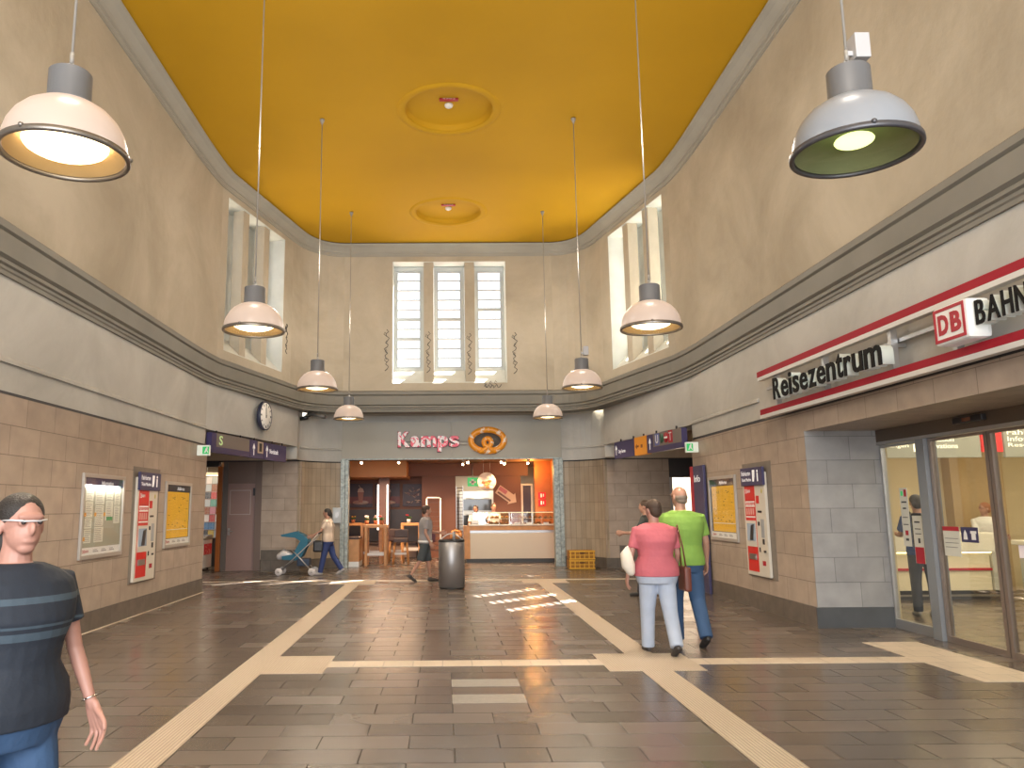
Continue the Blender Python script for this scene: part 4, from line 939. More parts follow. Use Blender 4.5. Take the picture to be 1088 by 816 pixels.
mb = MB(); mb.box(.03, .09, -.012, -.001, .92, 1.1); mb.tube([(.06, -.02, 1.02), (.06, -.05, 1.02), (.17, -.05, 1.02)], .012, 8); mb.build('door_handle', ALU, dr)
mb = MB(); mb.box(.68, .73, -.05, 0, 1.95, 2.15); mb.build('door_closer', DARK, dr)
mb = MB(); mb.box(-5.88, -5.76, 21.14, 21.4, 0, 2.85); struct('wall_kiosk_mullion', mb, mat('mullion_grey', (.16, .14, .13), .5))
mb = MB(); mb.box(-6.02, -5.90, 21.12, 21.4, 0, 2.72); struct('door_4', mb, mat('orange_wood_post', (.42, .13, .03), .4))
mb = MB(); mb.box(-12, -6.02, 21.15, 21.4, 2.72, 2.85); struct('wall_kiosk_header', mb, DARK)
mb = MB(); mb.box(-12, -5.9, 23.3, 23.4, 0, 3); mb.box(-6.0, -5.9, 21.45, 23.3, 0, 3); struct('wall_kiosk_back', mb, mat('kiosk_wall', (.35, .28, .2), .6))
mb = MB(); mb.box(-12, -5.9, 21.4, 23.4, 2.9, 3.0); struct('ceiling_kiosk', mb, mat('kiosk_ceiling', (.6, .5, .4), .6))
light('kiosk_lamp', 'AREA', (-7.0, 22.0, 2.85), 38, (1, .85, .65), 2, .8)
t = thing('ceiling_light', 'glowing square ceiling lights just inside the kiosk', 'light', (-6.45, 22.6, 2.5)); mb = MB(); mb.box(-.35, .25, -.3, .3, .06, .12, .01); mb.build('housing', mat('beige_metal', (.5, .4, .28), .4), t); mb = MB(); mb.box(-.30, .2, -.25, .25, .04, .058); mb.build('diffuser', mat('kiosk_glow', (1, .9, .7), .4, emit=(1, .8, .5), es=2.5), t); mb = MB(); mb.tube([(-.3, .0, .12), (-.3, 0, .4)], .01, 6); mb.tube([(.2, .0, .12), (.2, 0, .4)], .01, 6); mb.build('hanger', STEEL, t)
t = thing('magazine_rack', 'tall kiosk rack holding rows of magazines', 'rack', (-7.4, 22.75, 0))
RKM = mat('rack_grey', (.18, .16, .15), .5)
mb = MB(); mb.box(0, 1.42, .25, .3, 0, 2.45); mb.build('back', RKM, t); mb = MB(); mb.box(0, .03, -.2, .25, 0, 2.45); mb.build('side', RKM, t); mb = MB(); mb.box(1.39, 1.42, -.2, .25, 0, 2.45); mb.build('side', RKM, t)
for k in range(8): mb = MB(); mb.box(.03, 1.39, -.16+k*.035, .24, .80+k*.215, .815+k*.215); mb.build('shelf', mat('shelf_edge', (.5, .4, .38), .5), t)
mgc = [(.5, .03, .04), (.05, .2, .45), (.7, .65, .55), (.02, .03, .06), (.65, .45, .05), (.45, .5, .55), (.1, .35, .3), (.55, .2, .3), (.3, .08, .03), (.75, .7, .7)]
mgo = []
r = random.Random(2)
for i, c in enumerate(mgc):
    mm = patch_mat('magazine_cover_%d' % i, c, tuple(min(.8, k*.5+.25) for k in c), 34, .5); mb = MB(); mb.box(0, .16, 0, .006, 0, .2)
    me = mb.build('magazine', mm); mgo.append(me)
cnt = 0
for k in range(8):
    for j in range(8):
        o = mgo[cnt] if cnt < len(mgo) else mgo[r.randint(0, 9)].copy()
        if cnt >= len(mgo): COL.objects.link(o)
        o.location = (-7.35+j*.17, 22.75-.14+k*.035, .82+k*.215); o.rotation_euler = (-.12, 0, 0); o['label'] = 'colourful magazine standing in the kiosk rack'; o['category'] = 'magazine'; o['group'] = 'magazines in the kiosk rack'; cnt += 1
t = thing('ice_cream_freezer', 'white and red ice cream chest freezer at the kiosk entrance', 'freezer', (-6.60, 21.35, 0))
mb = MB(); mb.box(-.45, .33, -.42, .35, .08, .80, .015); mb.build('chest', WHITE, t); mb = MB(); mb.box(-.42, .02, -.43, -.421, .16, .68, .0); mb.build('red_front_picture', patch_mat('freezer_art', (.55, .01, .02), (.75, .55, .40), 5, .6), t)
mb = MB(); mb.box(.331, .338, -.38, .30, .42, .70); mb.build('red_side_picture', MATS.get('_x') or patch_mat('freezer_art_side', (.55, .01, .02), (.75, .5, .35), 6, .58), t); mb = MB(); mb.box(.08, .31, -.427, -.421, .14, .40); mb.build('vent', mat('freezer_vent', (.35, .33, .32), .5), t)
mb = MB(); mb.prism_yz([(-.42, .80), (.35, .80), (.35, .92), (-.1, .90), (-.42, .84)], -.45, .33); mb.build('sliding_lid', mat('freezer_lid', (.32, .30, .26), .2), t)
for x in (-.35, .25):
    for y in (-.35, .28): mb = MB(); mb.cyl((x-.015, y, .035), .035, .03, 12, 'x'); mb.build('castor', BLACK, t)

# ==================== travel centre (right) =========================
# roof sign: two red rails, letters, square logo
t = thing('travel_centre_sign', 'long rail mounted sign reading Reisezentrum and BAHN above the right lintel', 'sign', (4.76, 11.68, 2.96), RW)
Lr = 8.5
RB = mat('rail_red', (.36, .015, .03), .6, spec=.2); WB = mat('rail_white', (.68, .66, .64), .4)
for z, ht in ((-.03, .08), (.54, .085)):
    mb = MB(); mb.box(.0 if z < 0 else -.03, Lr, -.02, .02, z, z+ht, .003); mb.build('red_rail', RB, t)
    mb = MB(); mb.box(.0, Lr, -.025, .06, z-.055, z-.002, .003); mb.build('white_rail', WB, t)
mb = MB(); mb.box(0, Lr, .10, .16, -.0, .06); mb.box(0, Lr, .10, .14, .35, .39); mb.build('carrier_rail', ALU, t)
for x in (.50, 1.95, 3.45, 4.5, 6.0): mb = MB(); mb.box(x-.03, x+.03, .02, .09, -.05, .62); mb.box(x-.02, x+.02, .09, .19, .30, .34); mb.build('bracket', ALU, t)
DKL = mat('dark_letter_face', (.012, .012, .012), .7, spec=.15); LTS = mat('lit_letter_side', (.62, .66, .60), .4, emit=(.9, 1, .9), es=.06)
lx = .79; wid = {'R': .27, 'e': .25, 'i': .10, 's': .21, 'z': .23, 'n': .25, 't': .17, 'r': .18, 'u': .26, 'm': .40}
tot = sum(wid[c] for c in 'Reisezentrum')+.035*11; k = (3.55-.79)/tot
for c in 'Reisezentrum':
    w = wid[c]*k; up_ = {'R': .30, 'i': .30, 't': .29}.get(c, .225)
    text(t, 'letter', c, lx, lx+w, .10, .10+up_, -.13, DKL, .012, bold=.018); text(t, 'letter_body', c, lx+.006, lx+w-.006, .105, .095+up_, -.0, LTS, .129, bold=.018); lx += w+.035*k
mb = MB(); mb.box(4.55, 5.03, -.20, .02, .07, .43, .045); lg = mb.build('logo_box', mat('logo_white', (.78, .80, .76), .35, emit=(1, 1, 1), es=.08), t)
mb = MB(); x0, x1, z0, z1 = 4.575, 5.005, .095, .405; w = .028
for b in ((x0, x1, z0, z0+w), (x0, x1, z1-w, z1), (x0, x0+w, z0+w, z1-w), (x1-w, x1, z0+w, z1-w)): mb.box(b[0], b[1], -.207, -.2005, b[2], b[3])
mb.build('logo_border', SIGNRED, lg); text(lg, 'logo_letters', 'D', 4.635, 4.775, .16, .345, -.201, SIGNRED, .006, bold=.04); text(lg, 'logo_letters', 'B', 4.81, 4.95, .16, .345, -.201, SIGNRED, .006, bold=.04)
lx = 5.05
for c, w in zip('BAHN', (.115, .15, .125, .135)):
    text(t, 'letter', c, lx, lx+w, .17, .385, -.13, DKL, .012, bold=.012); text(t, 'letter_body', c, lx+.006, lx+w-.006, .175, .38, -.0, LTS, .129, bold=.012); lx += w+.03
# glazed entrance
mb = MB(); mb.box(5.90, 6.02, 0, 10.72, 2.44, 2.62); struct('trim_50', mb, BRONZE)
mb = MB(); mb.box(5.90, 6.02, 0, 10.72, 2.40, 2.438); struct('trim_51', mb, ALU)
def glazed(n_, y1, y0, bot=.12, fm=None):
    o = bpy.data.objects.new('door_%d' % n_, None); COL.objects.link(o); o['kind'] = 'structure'; o.location = (5.96, y1, 0); o.rotation_euler = (0, 0, RW)
    W_ = y1-y0; f = .05; fm = fm or ALU
    mb = MB(); mb.box(0, f, -.03, .03, 0, 2.39); mb.box(W_-f, W_, -.03, .03, 0, 2.39); mb.box(f, W_-f, -.03, .03, 0, bot); mb.box(f, W_-f, -.03, .03, 2.36, 2.39); mb.build('frame', fm, o)
    mb = MB(); mb.box(f, W_-f, -.006, .006, bot, 2.36); mb.build('pane', DGLASS, o); return o
glazed(10, 10.71, 9.80); mb = MB(); mb.box(5.88, 6.04, 9.62, 9.79, 0, 2.40); struct('trim_52', mb, mat('steel_post', (.30, .32, .34), .4, metal=.4))
glazed(11, 9.61, 8.56, .07, mat('bronze_leaf', (.30, .24, .20), .35, metal=.6)); glazed(12, 8.545, 7.4, .07, MATS['bronze_leaf']); glazed(13, 7.3, 6.3, .07, MATS['bronze_leaf'])
glazed(14, 6.2, 3.0); glazed(15, 2.9, .05)
t = thing('door_sensor', 'black sensor over the sliding glass doors', 'sensor', (5.899, 8.95, 2.50), RW); mb = MB(); mb.box(-.02, .48, -.06, 0, 0, .075, .012); mb.build('housing', BLACK, t); mb = MB(); mb.box(.16, .30, -.064, -.0605, .015, .055); mb.build('sensor_eye', mat('sensor_eye', (.2, .08, .05), .1), t)
# interior shell
YW = mat('warm_cream_wall', (.62, .52, .33), .6, vary=.05, vscale=1)
mb = MB(); mb.box(6.05, 14, 15.2, 15.4, 0, 3.3); struct('wall_travel_centre_back', mb, YW)
mb = MB(); mb.box(13.4, 13.6, 0, 15.2, 0, 3.3); struct('wall_travel_centre_far', mb, YW)
mb = MB(); mb.box(6.05, 13.4, -.2, 0, 0, 3.3); struct('wall_travel_centre_near', mb, YW)
mb = MB(); mb.box(6.05, 14, 0, 15.2, 2.95, 3.1); struct('ceiling_travel_centre', mb, mat('white_ceiling', (.75, .68, .55), .7))
mb = MB(); mb.box(5.95, 6.05, 10.725, 15.2, 0, 3.3); struct('wall_travel_centre_side', mb, YW)
mb = MB(); mb.box(9.6, 10.6, 14.95, 15.2, 0, 2.95); struct('wall_travel_centre_pier', mb, mat('ochre_panel', (.42, .30, .15), .6))
light('travel_centre_lamp', 'AREA', (9.5, 10.5, 2.9), 480, (1, .88, .66), 5, 7)
t = thing('service_counter', 'white service counter with a red stripe behind the glass doors', 'counter', (7.0, 13.5, 0))
CW = mat('counter_cream', (.70, .64, .48), .4, emit=(1, .8, .5), es=.05)
mb = MB(); mb.box(.0, 2.25, .10, .6, .16, .78, .004); mb.build('front_panel', CW, t); mb = MB(); mb.box(-.1, 2.30, .0, .7, .80, 1.12, .02); mb.build('top', mat('counter_top_white', (.68, .66, .58), .4), t)
mb = MB(); mb.box(.0, 2.42, .07, .099, .49, .53); mb.build('red_stripe', SIGNRED, t); mb = MB(); mb.box(.05, 2.25, .2, .6, 0, .155); mb.build('plinth', DARK, t); mb = MB(); mb.box(-.1, 2.45, -.06, -.03, .08, .11); mb.build('foot_rail', STEEL, t)
mb = MB(); mb.box(.0, 2.28, .08, .2, .785, .798); mb.build('light_strip', mat('counter_glow', (1, .9, .6), .4, emit=(1, .85, .5), es=6), t); mb = MB(); mb.box(2.26, 2.45, .05, .6, .16, .79, .01); mb.build('side_panel', mat('counter_side', (.5, .5, .45), .4), t)
t = thing('service_counter', 'second white counter with lilac glow at the right picture edge', 'counter', (9.55, 12.6, 0))
mb = MB(); mb.box(0, 3.0, .10, .7, .12, .7, .004); mb.build('front_panel', mat('counter_grey_glass', (.45, .46, .42), .2), t); mb = MB(); mb.box(-.05, 3.0, 0, .8, .92, 1.0, .015); mb.build('top', MATS['counter_top_white'], t); mb = MB(); mb.box(0, 3.0, .06, .7, .71, .918); mb.build('glow_panel', mat('lilac_glow', (.7, .65, .75), .4, emit=(.9, .8, 1), es=.5), t); mb = MB(); mb.box(0, 3, .2, .7, 0, .118); mb.build('plinth', DARK, t)
# backlit overhead sign band
LB = mat('overhead_band', (.27, .28, .25), .5, emit=(1, .95, .75), es=.02); LT = mat('lit_letters', (.9, .88, .75), .5, emit=(1, .95, .75), es=1.2)
Yb = 13.0
t = thing('overhead_sign', 'grey overhead board lettered Fahrkarten Informationen Reservierungen behind the first pane', 'sign', (6.6, Yb, 2.36)); mb = MB(); mb.box(.16, 2.30, 0, .06, 0, .52, .004); mb.build('board', LB, t)
for i, (a_, b_) in enumerate((('Fahrkarten', .90), ('Informationen', 1.02), ('Reservierungen', 1.10))): text(t, 'lettering', a_, .24, b_, .375-i*.11, .455-i*.11, -.001, LT, .004)
mb = MB(); mb.box(1.18, 1.21, -.004, 0, .10, .48); mb.build('divider', LT, t)
for i, (a_, b_) in enumerate((('Tickets', 1.68), ('Information', 1.86), ('Reservations', 1.92))): text(t, 'lettering', a_, 1.27, b_, .375-i*.11, .455-i*.11, -.001, LT, .004)
for x in (.4, 2.3): mb = MB(); mb.tube([(x, .03, .52), (x, .03, .54)], .01, 6); mb.build('hanger', STEEL, t)
t = thing('number_sign', 'red hanging sign with white numbers over the service counter', 'sign', (8.93, 13.0, 2.42)); mb = MB(); mb.box(0, .34, 0, .05, .03, .46, .004); mb.build('board', mat('number_sign_red', (.65, .01, .015), .4, emit=(1, .02, .02), es=.3), t); text(t, 'number', '1', .05, .10, .30, .40, -.001, LT, .004); text(t, 'number', '4', .04, .14, .08, .18, -.001, LT, .004); mb = MB(); mb.tube([(.17, .02, .46), (.17, .02, .54)], .008, 6); mb.build('hanger', STEEL, t)
t = thing('overhead_sign', 'grey overhead board lettered Fahrkarten Information at the right picture edge', 'sign', (9.30, 13.0, 2.36)); mb = MB(); mb.box(0, 2.4, 0, .06, 0, .52, .004); mb.build('board', LB, t)
for i, (a_, b_) in enumerate((('Fahrkarten', 1.05), ('Informationen', 1.15), ('Reservierungen', 1.25))): text(t, 'lettering', a_, .06, b_-.1, .375-i*.11, .455-i*.11, -.001, LT, .004)
# notices on the glass
def sticker(y, z, w, h, label, parts):
    t = thing('door_notice', label, 'notice', (5.952, y, z), RW); mb = MB(); mb.box(0, w, -.012, -.008, 0, h); mb.build('sheet', mat('notice_white', (.62, .62, .55), .5), t)
    for nm, x0, x1, z0, z1, m in parts: mb = MB(); mb.box(x0, x1, -.015, -.0125, z0, z1); mb.build(nm, m, t)
sticker(10.33, 1.07, .17, .74, 'tall white sticker with pictograms on the first glass pane', [('green_ring', .03, .07, .64, .70, GREEN), ('red_mark', .10, .15, .63, .72, SIGNRED), ('dark_lines', .03, .14, .55, .57, DARK), ('dark_lines', .05, .12, .47, .49, DARK), ('dark_lines', .03, .14, .36, .37, DARK), ('dark_lines', .03, .14, .27, .28, DARK), ('red_mark', .06, .12, .14, .20, SIGNRED), ('dark_lines', .06, .12, .07, .10, DARK)])
sticker(10.10, .87, .20, .62, 'framed opening hours notice with a red foot on the first glass pane', [('red_foot', 0.01, .19, .0, .20, SIGNRED), ('dark_head', 0, .20, .59, .62, BLACK), ('dark_lines', .04, .15, .50, .52, DARK), ('dark_lines', .04, .16, .42, .43, DARK), ('dark_lines', .04, .16, .36, .37, DARK), ('dark_lines', .09, .13, .25, .31, DARK)])
sticker(9.50, 1.00, .30, .34, 'white notice with a red header on the sliding door glass', [('red_header', .0, .30, .29, .34, SIGNRED), ('dark_lines', .03, .27, .2, .205, DARK), ('dark_lines', .03, .27, .15, .155, DARK), ('dark_lines', .03, .25, .1, .105, DARK)])
t = thing('pictogram_sign', 'dark blue sign with two white pictograms seen through the glass door', 'sign', (5.952, 9.17, 1.17), RW); mb = MB(); mb.box(0, .29, -.012, -.008, 0, .17); mb.build('plate', NAVY, t); mb = MB(); mb.prism_xz([(.04, .03), (.11, .03), (.10, .10), (.075, .14), (.05, .10)], -.015, -.0125); mb.build('pictogram', WHITE, t); mb = MB(); mb.box(.18, .25, -.015, -.0125, .03, .10); mb.box(.165, .265, -.015, -.0125, .10, .13); mb.build('pictogram', WHITE, t)
# ==================== litter bin and crates =========================
t = thing('litter_bin', 'brushed steel cylindrical litter bin standing alone on the hall floor', 'litter bin', (.145, 16.2, 0))
mb = MB(); mb.lathe([(.245, 0), (.245, .03), (.262, .035), (.262, .925), (.25, .94)], seg=48); mb.build('drum', mat('bin_steel', (.34, .33, .33), .42, metal=.75, vary=.04, vscale=2), t)
mb = MB(); mb.lathe([(.25, .0), (.25, .028)], seg=40); mb.build('foot_ring', BLACK, t)
mb = MB(); mb.lathe([(.264, .915), (.266, .955), (.24, .965), (.22, .945), (.0005, .93)], seg=48, capb=False, capt=False); mb.build('rim', BLACK, t)
mb = MB(); mb.tube([(-.23+.46*i/16, 0, .95+.13*math.sin(PI*i/16)) for i in range(17)], .012, 8); mb.build('hoop_handle', STEEL, t)
mb = MB(); mb.cyl((.05, 0, .94), .03, .18, 14); mb.build('ash_tube', mat('ash_tube_grey', (.30, .30, .31), .4, metal=.5), t)
YC = mat('crate_yellow', (.75, .40, .03), .45)
def crate():
    t = thing('plastic_crate', 'x', 'crate'); h = .235
    mb = MB(); mb.box(-.33, .33, -.2, -.175, .01, h, .004); mb.box(-.33, .33, .175, .2, .01, h, .004); mb.box(-.33, -.305, -.17, .17, .01, h, .004); mb.box(.305, .33, -.17, .17, .01, h, .004); mb.box(-.3, .3, -.17, .17, .01, .03); mb.build('box', mat('crate_shaded_yellow', (.34, .15, .01), .6), t)  # crate yellow darkened to paint the shade behind the ribs
    mb = MB()
    for x in (-.3, -.18, -.06, .06, .18, .3): mb.box(x-.012, x+.012, -.215, -.201, .03, h-.03)
    mb.box(-.335, .335, -.222, -.2155, h-.035, h-.0); mb.box(-.335, .335, -.222, -.2155, .01, .04); mb.box(-.335, .335, -.222, -.2155, .11, .13); mb.build('ribs', YC, t)
    mb = MB(); mb.box(-.07, .07, -.226, -.2225, .15, .19); mb.build('handle_opening', mat('crate_shadow', (.14, .06, .01), .7), t)  # raised dark plate, paints the shade of a hand hole
    mb = MB(); mb.box(-.27, .27, -.15, .15, .10, .20); mb.build('liner', mat('crate_liner', (.45, .22, .02), .6), t)
    return t
a = crate(); a.location = (3.56, 21.0, 0); a['label'] = 'lower yellow plastic crate against the narrow tiled corner'; a['group'] = 'yellow plastic crates right of the bakery'
dup(a, (3.57, 21.0, .24), 0, 'upper yellow plastic crate resting on the lower one', 'yellow plastic crates right of the bakery')
t = thing('wall_box', 'small grey switch box on the narrow tiles left of the bakery', 'switch box', (-2.93, 21.83, 1.2)); mb = MB(); mb.box(-.12, .12, .0, .09, 0, .42, .01); mb.build('housing', mat('switch_box_grey', (.40, .42, .42), .4, metal=.3), t); mb = MB(); mb.box(-.05, .05, -.012, -.0005, .15, .3, .002); mb.build('key_plate', STEEL, t)

# painted scroll ornaments round the windows
ORN = mat('ornament_black', (.035, .035, .04), .6)
def scroll(loc, rz, pts, label):
    mb = MB(); r = random.Random(len(pts)+int(abs(loc[0])*10)); P = []
    for (x, z) in pts: P.append((x, 0, z))
    out = []
    for a, b in zip(P, P[1:]):
        for k in range(5):
            f = k/5; out.append((a[0]+(b[0]-a[0])*f+.05*math.sin(len(out)*1.9)*(1 if abs(a[2]-b[2]) > .1 else .2), -.004, a[2]+(b[2]-a[2])*f+(.0 if abs(a[2]-b[2]) > .1 else .05*math.sin(len(out)*1.9))))
    mb.tube(out, .009, 5)
    for k in range(3, len(out)-2, 4):
        x, _, z = out[k]; s = (-1)**k*.07; mb.tube([(x, -.004, z), (x+s, -.004, z+.05), (x+s*.6, -.004, z+.11), (x+s*.2, -.004, z+.07)], .007, 5)
    o = mb.build('wall_ornament', ORN); o.location = loc; o.rotation_euler = (0, 0, rz); tag(o, label, 'ornament', 'black scroll ornaments round the windows')
V = [(0, 1.2), (.03, .9), (-.03, .6), (.02, .3), (0, 0)]
scroll((-1.53, 20.945, 5.2), 0, V, 'black scroll ornament on the wall just left of the back window'); scroll((1.95, 20.945, 5.1), 0, V, 'black scroll ornament on the wall just right of the back window')
scroll((-.40, 21.005, 5.15), 0, V, 'black scroll ornament on the left pier of the back window'); scroll((.72, 21.005, 5.1), 0, V, 'black scroll ornament on the right pier of the back window')
scroll((1.1, 20.945, 4.82), 0, [(0, 0), (.15, .0), (.3, .0), (.5, .0)], 'short black scroll ornament under the right end of the back window')
d = (Vector(UL1)-Vector(UL0)).normalized(); q = Vector(UL0)+d*3.33+Vector((d.y, -d.x))*.004; scroll((q.x, q.y, 5.4), math.atan2(d.y, d.x), [(0, .8), (.03, .5), (0, .2), (0, 0)], 'black scroll ornament on the wall right of the left diagonal window')

# ==================== people =========================================
SKIN = mat('skin', (.40, .215, .15), .5, vary=.06, vscale=12); SKIN2 = mat('skin_rosy', (.42, .22, .17), .5, vary=.06, vscale=12)
def rot(v, ax, a):
    return Matrix.Rotation(a, 3, ax) @ v
def person(name, label, loc, rz, H=1.75, sx=1., female=False, fine=.008, legs=((.3, .05), (-.3, .35)), arms=((-.25, .12, .25), (.25, .12, .3)),
           skin=None, hair=None, hairkind='short', shirt=None, trousers=None, shoes=None, sleeve=.55, shorts=False, lean=.03, head=(0, 0), neckline=0, bust=False, shirt_len=.0):
    """faces local +y; legs/arms: left (-x) first. legs: (thigh swing, knee bend); arms: (swing, abduct, elbow)"""
    t = thing(name, label, 'person', loc, rz); s = H/1.75; skin = skin or SKIN
    g = lambda *a: Vector(a)*s
    hip = .92; J = {}
    low = 9
    for k, sd_ in ((0, -1), (1, 1)):
        a, kb = legs[k]; h0 = Vector((sd_*.092, 0, hip)); kn = h0+Vector((sd_*.012, math.sin(a)*.43, -math.cos(a)*.43)); b = a-kb
        an = kn+Vector((-sd_*.005, math.sin(b)*.40, -math.cos(b)*.40)); J[k] = [h0, kn, an, b]; low = min(low, an.z-(.075 if abs(b) < .3 else .10))
    dz = -low
    def up(v): return (v+Vector((0, 0, dz)))*s
    base_z = hip+dz
    # torso tilt
    def tp(x, y, z):                                     # torso point in standing frame
        zz = z-.92; return up(Vector((x*sx, y+zz*math.tan(lean), z)))
    sh = 1.43
    def torso(mb, grow, z0, top=True, widen=1.):
        prof = [(.80, .150, .105), (.88, .168, .122), (.95, .170, .125), (1.02, .160, .118), (1.10, .150, .112), (1.18, .160, .118), (1.27, .178, .125), (1.35, .188, .118), (1.41, .175, .100), (1.455, .120, .078), (1.48, .065, .06)]
        if female: prof = [(z, rx*(.93 if z > 1.2 else (.88 if z > 1.05 else 1.06)), ry*(1.1 if 1.2 < z < 1.33 else 1.)) for z, rx, ry in prof]
        R = []
        for z, rx, ry in prof:
            if z < z0 or (not top and z > 1.0): continue
            c = tp(0, 0, z); R.append((c.x, c.y, c.z, (rx*widen+grow)*s*sx, (ry+grow)*s*(1+(sx-1)*1.4)))
        mb.loft(R, 28)
    def limb(mb, pts, rad, grow, seg=14): mb.tube(pts, [(r+grow)*s for r in rad], seg, 'round')
    armj = {}
    for k, sd_ in ((0, -1), (1, 1)):
        sw, ab, el = arms[k]; S = tp(sd_*(.165 if female else .178), 0, sh-.03)/s
        def dirv(a, ab): return rot(rot(Vector((0, 0, -1)), 'X', a), 'Y', -sd_*ab)
        d1 = dirv(sw, ab); E_ = S+d1*.285; d2 = dirv(sw+el, ab*.6); Wr = E_+d2*.245; armj[k] = (S*s, E_*s, Wr*s, d2, dirv)
    legp = {k: [up(J[k][0]), up(J[k][1]), up(J[k][2]), J[k][3]] for k in J}
    # body: one continuous mesh
    mb = MB(); torso(mb, -.012, .8)
    nk = tp(0, 0, 1.44); hc = tp(0, .02+head[1]*.10, 1.625); 
    limb(mb, [nk, nk.lerp(hc, .45)+Vector((0, -.005, 0)), hc-Vector((0, .01*s, .03*s))], (.066, .058, .06), 0)
    yaw, pit = head; hr = Matrix.Rotation(yaw, 3, 'Z') @ Matrix.Rotation(-pit, 3, 'X')
    def hp(x, y, z): return hc+hr @ (Vector((x, y, z))*s)
    def blob(c, r, sc, m_=None):
        n0 = len(mb.b.verts); mb.b.verts.ensure_lookup_table()
        res = bmesh.ops.create_uvsphere(mb.b, u_segments=20, v_segments=14, radius=1)
        for v in res['verts']: v.co = hp(c[0]+v.co.x*r*sc[0], c[1]+v.co.y*r*sc[1], c[2]+v.co.z*r*sc[2])
    blob((0, -.005, .03), .1, (.76, .95, .92)); blob((0, .018, -.03), .1, (.63, .74, .78)); blob((0, .05, -.085), .035, (1, .8, .7))
    blob((0, .092, -.012), .018, (.7, 1.3, 1.5)); blob((0, .083, .035), .03, (1.7, .5, .5)); blob((0, .078, -.058), .02, (1.3, .6, .6))
    for e in (-1, 1): blob((e*.078, -.005, -.005), .03, (.35, .65, 1.05)); blob((e*.03, .08, .012), .018, (1, .5, .8))
    for k, sd_ in ((0, -1), (1, 1)):
        S, E_, Wr, d2, dirv = armj[k]
        limb(mb, [S, S.lerp(E_, .4), E_, E_.lerp(Wr, .3), Wr], (.050, .046, .038, .038, .026) if not female else (.043, .04, .033, .033, .022), -.002)
        # hand
        sw, ab, el = arms[k]; n_ = rot(Vector((-sd_, 0, 0)), 'Z', 0); side = d2.cross(n_).normalized()
        if side.y < 0: side = -side
        n_ = Vector((-sd_, 0, 0)); n_ = (n_-d2*n_.dot(d2)).normalized()
        def hpnt(l, w, h): return Wr+(d2*l+side*w+n_*h)*s
        for w, l in ((.030, .088), (.010, .094), (-.010, .09), (-.028, .08)): limb(mb, [hpnt(-.01, w*.55, 0), hpnt(.04, w*.9, 0), hpnt(l, w, .002)], (.016, .0155, .0125), 0, 10)
        for w, l, fl in ((.034, .088, .066), (.0115, .094, .074), (-.0115, .09, .068), (-.033, .08, .054)):
            limb(mb, [hpnt(l-.01, w, 0), hpnt(l+fl*.4, w*1.1, .010), hpnt(l+fl*.72, w*1.14, .028), hpnt(l+fl, w*1.14, .048)], (.0095, .009, .0085, .0075), 0, 8)
        limb(mb, [hpnt(.02, .022, .004), hpnt(.055, .05, .012), hpnt(.085, .066, .020), hpnt(.108, .068, .028)], (.014, .012, .0105, .009), 0, 8)
    for k in (0, 1):
        h0, kn, an, b = legp[k]
        limb(mb, [h0, h0.lerp(kn, .5), kn, kn.lerp(an, .3), an], (.085, .072, .053, .052, .035), -.008)
    mb_o = mb.build('body', skin, t, uv=False)
    m = mb_o.modifiers.new('remesh', 'REMESH'); m.mode = 'VOXEL'; m.voxel_size = fine*.8; m.use_smooth_shade = True
    m = mb_o.modifiers.new('smooth', 'SMOOTH'); m.iterations = 2; m.factor = .5
    def cloth(nm, mat_, mb, vs=None, it=4):
        o = mb.build(nm, mat_, t, uv=False); m = o.modifiers.new('remesh', 'REMESH'); m.mode = 'VOXEL'; m.voxel_size = vs or fine*1.15; m.use_smooth_shade = True
        m = o.modifiers.new('smooth', 'SMOOTH'); m.iterations = it; m.factor = .5; return o
    # shirt
    mb = MB(); torso(mb, .016, .88 - shirt_len, widen=1.03)
    for k in (0, 1):
        S, E_, Wr, d2, _ = armj[k]; e = S.lerp(E_, sleeve) if sleeve <= 1 else E_.lerp(Wr, sleeve-1)
        c0 = tp(0, 0, 1.40); a0 = S.lerp(c0, .25)
        P = [a0, S]+([S.lerp(e, .5), e] if sleeve <= 1 else [S.lerp(E_, .5), E_, e]); Rr = [.060, .062, .062, .064] if sleeve <= 1 else [.06, .06, .055, .048, .04]
        mb.tube(P, [(r-(.008 if female else 0))*s for r in Rr], 16, True)
    cloth('shirt', shirt, mb)
    # trousers
    mb = MB(); torso(mb, .008, .8, top=False, widen=1.02)
    c = tp(0, 0, .86); mb.loft([(c.x, c.y, c.z-.06*s, .13*s*sx, .10*s), (c.x, c.y, c.z, .165*s*sx, .125*s)], 24)
    for k in (0, 1):
        h0, kn, an, b = legp[k]
        if shorts: limb_p = [h0, h0.lerp(kn, .5), kn+(kn-h0)*.02]; rr = (.098, .095, .088)
        else: limb_p = [h0, h0.lerp(kn, .5), kn, kn.lerp(an, .5), an+(an-kn)*.04]; rr = (.098, .088, .072, .066, .062)
        mb.tube(limb_p, [r*s*(1+(sx-1)*.6) for r in rr], 18, True)
    cloth('shorts' if shorts else 'trousers', trousers, mb)
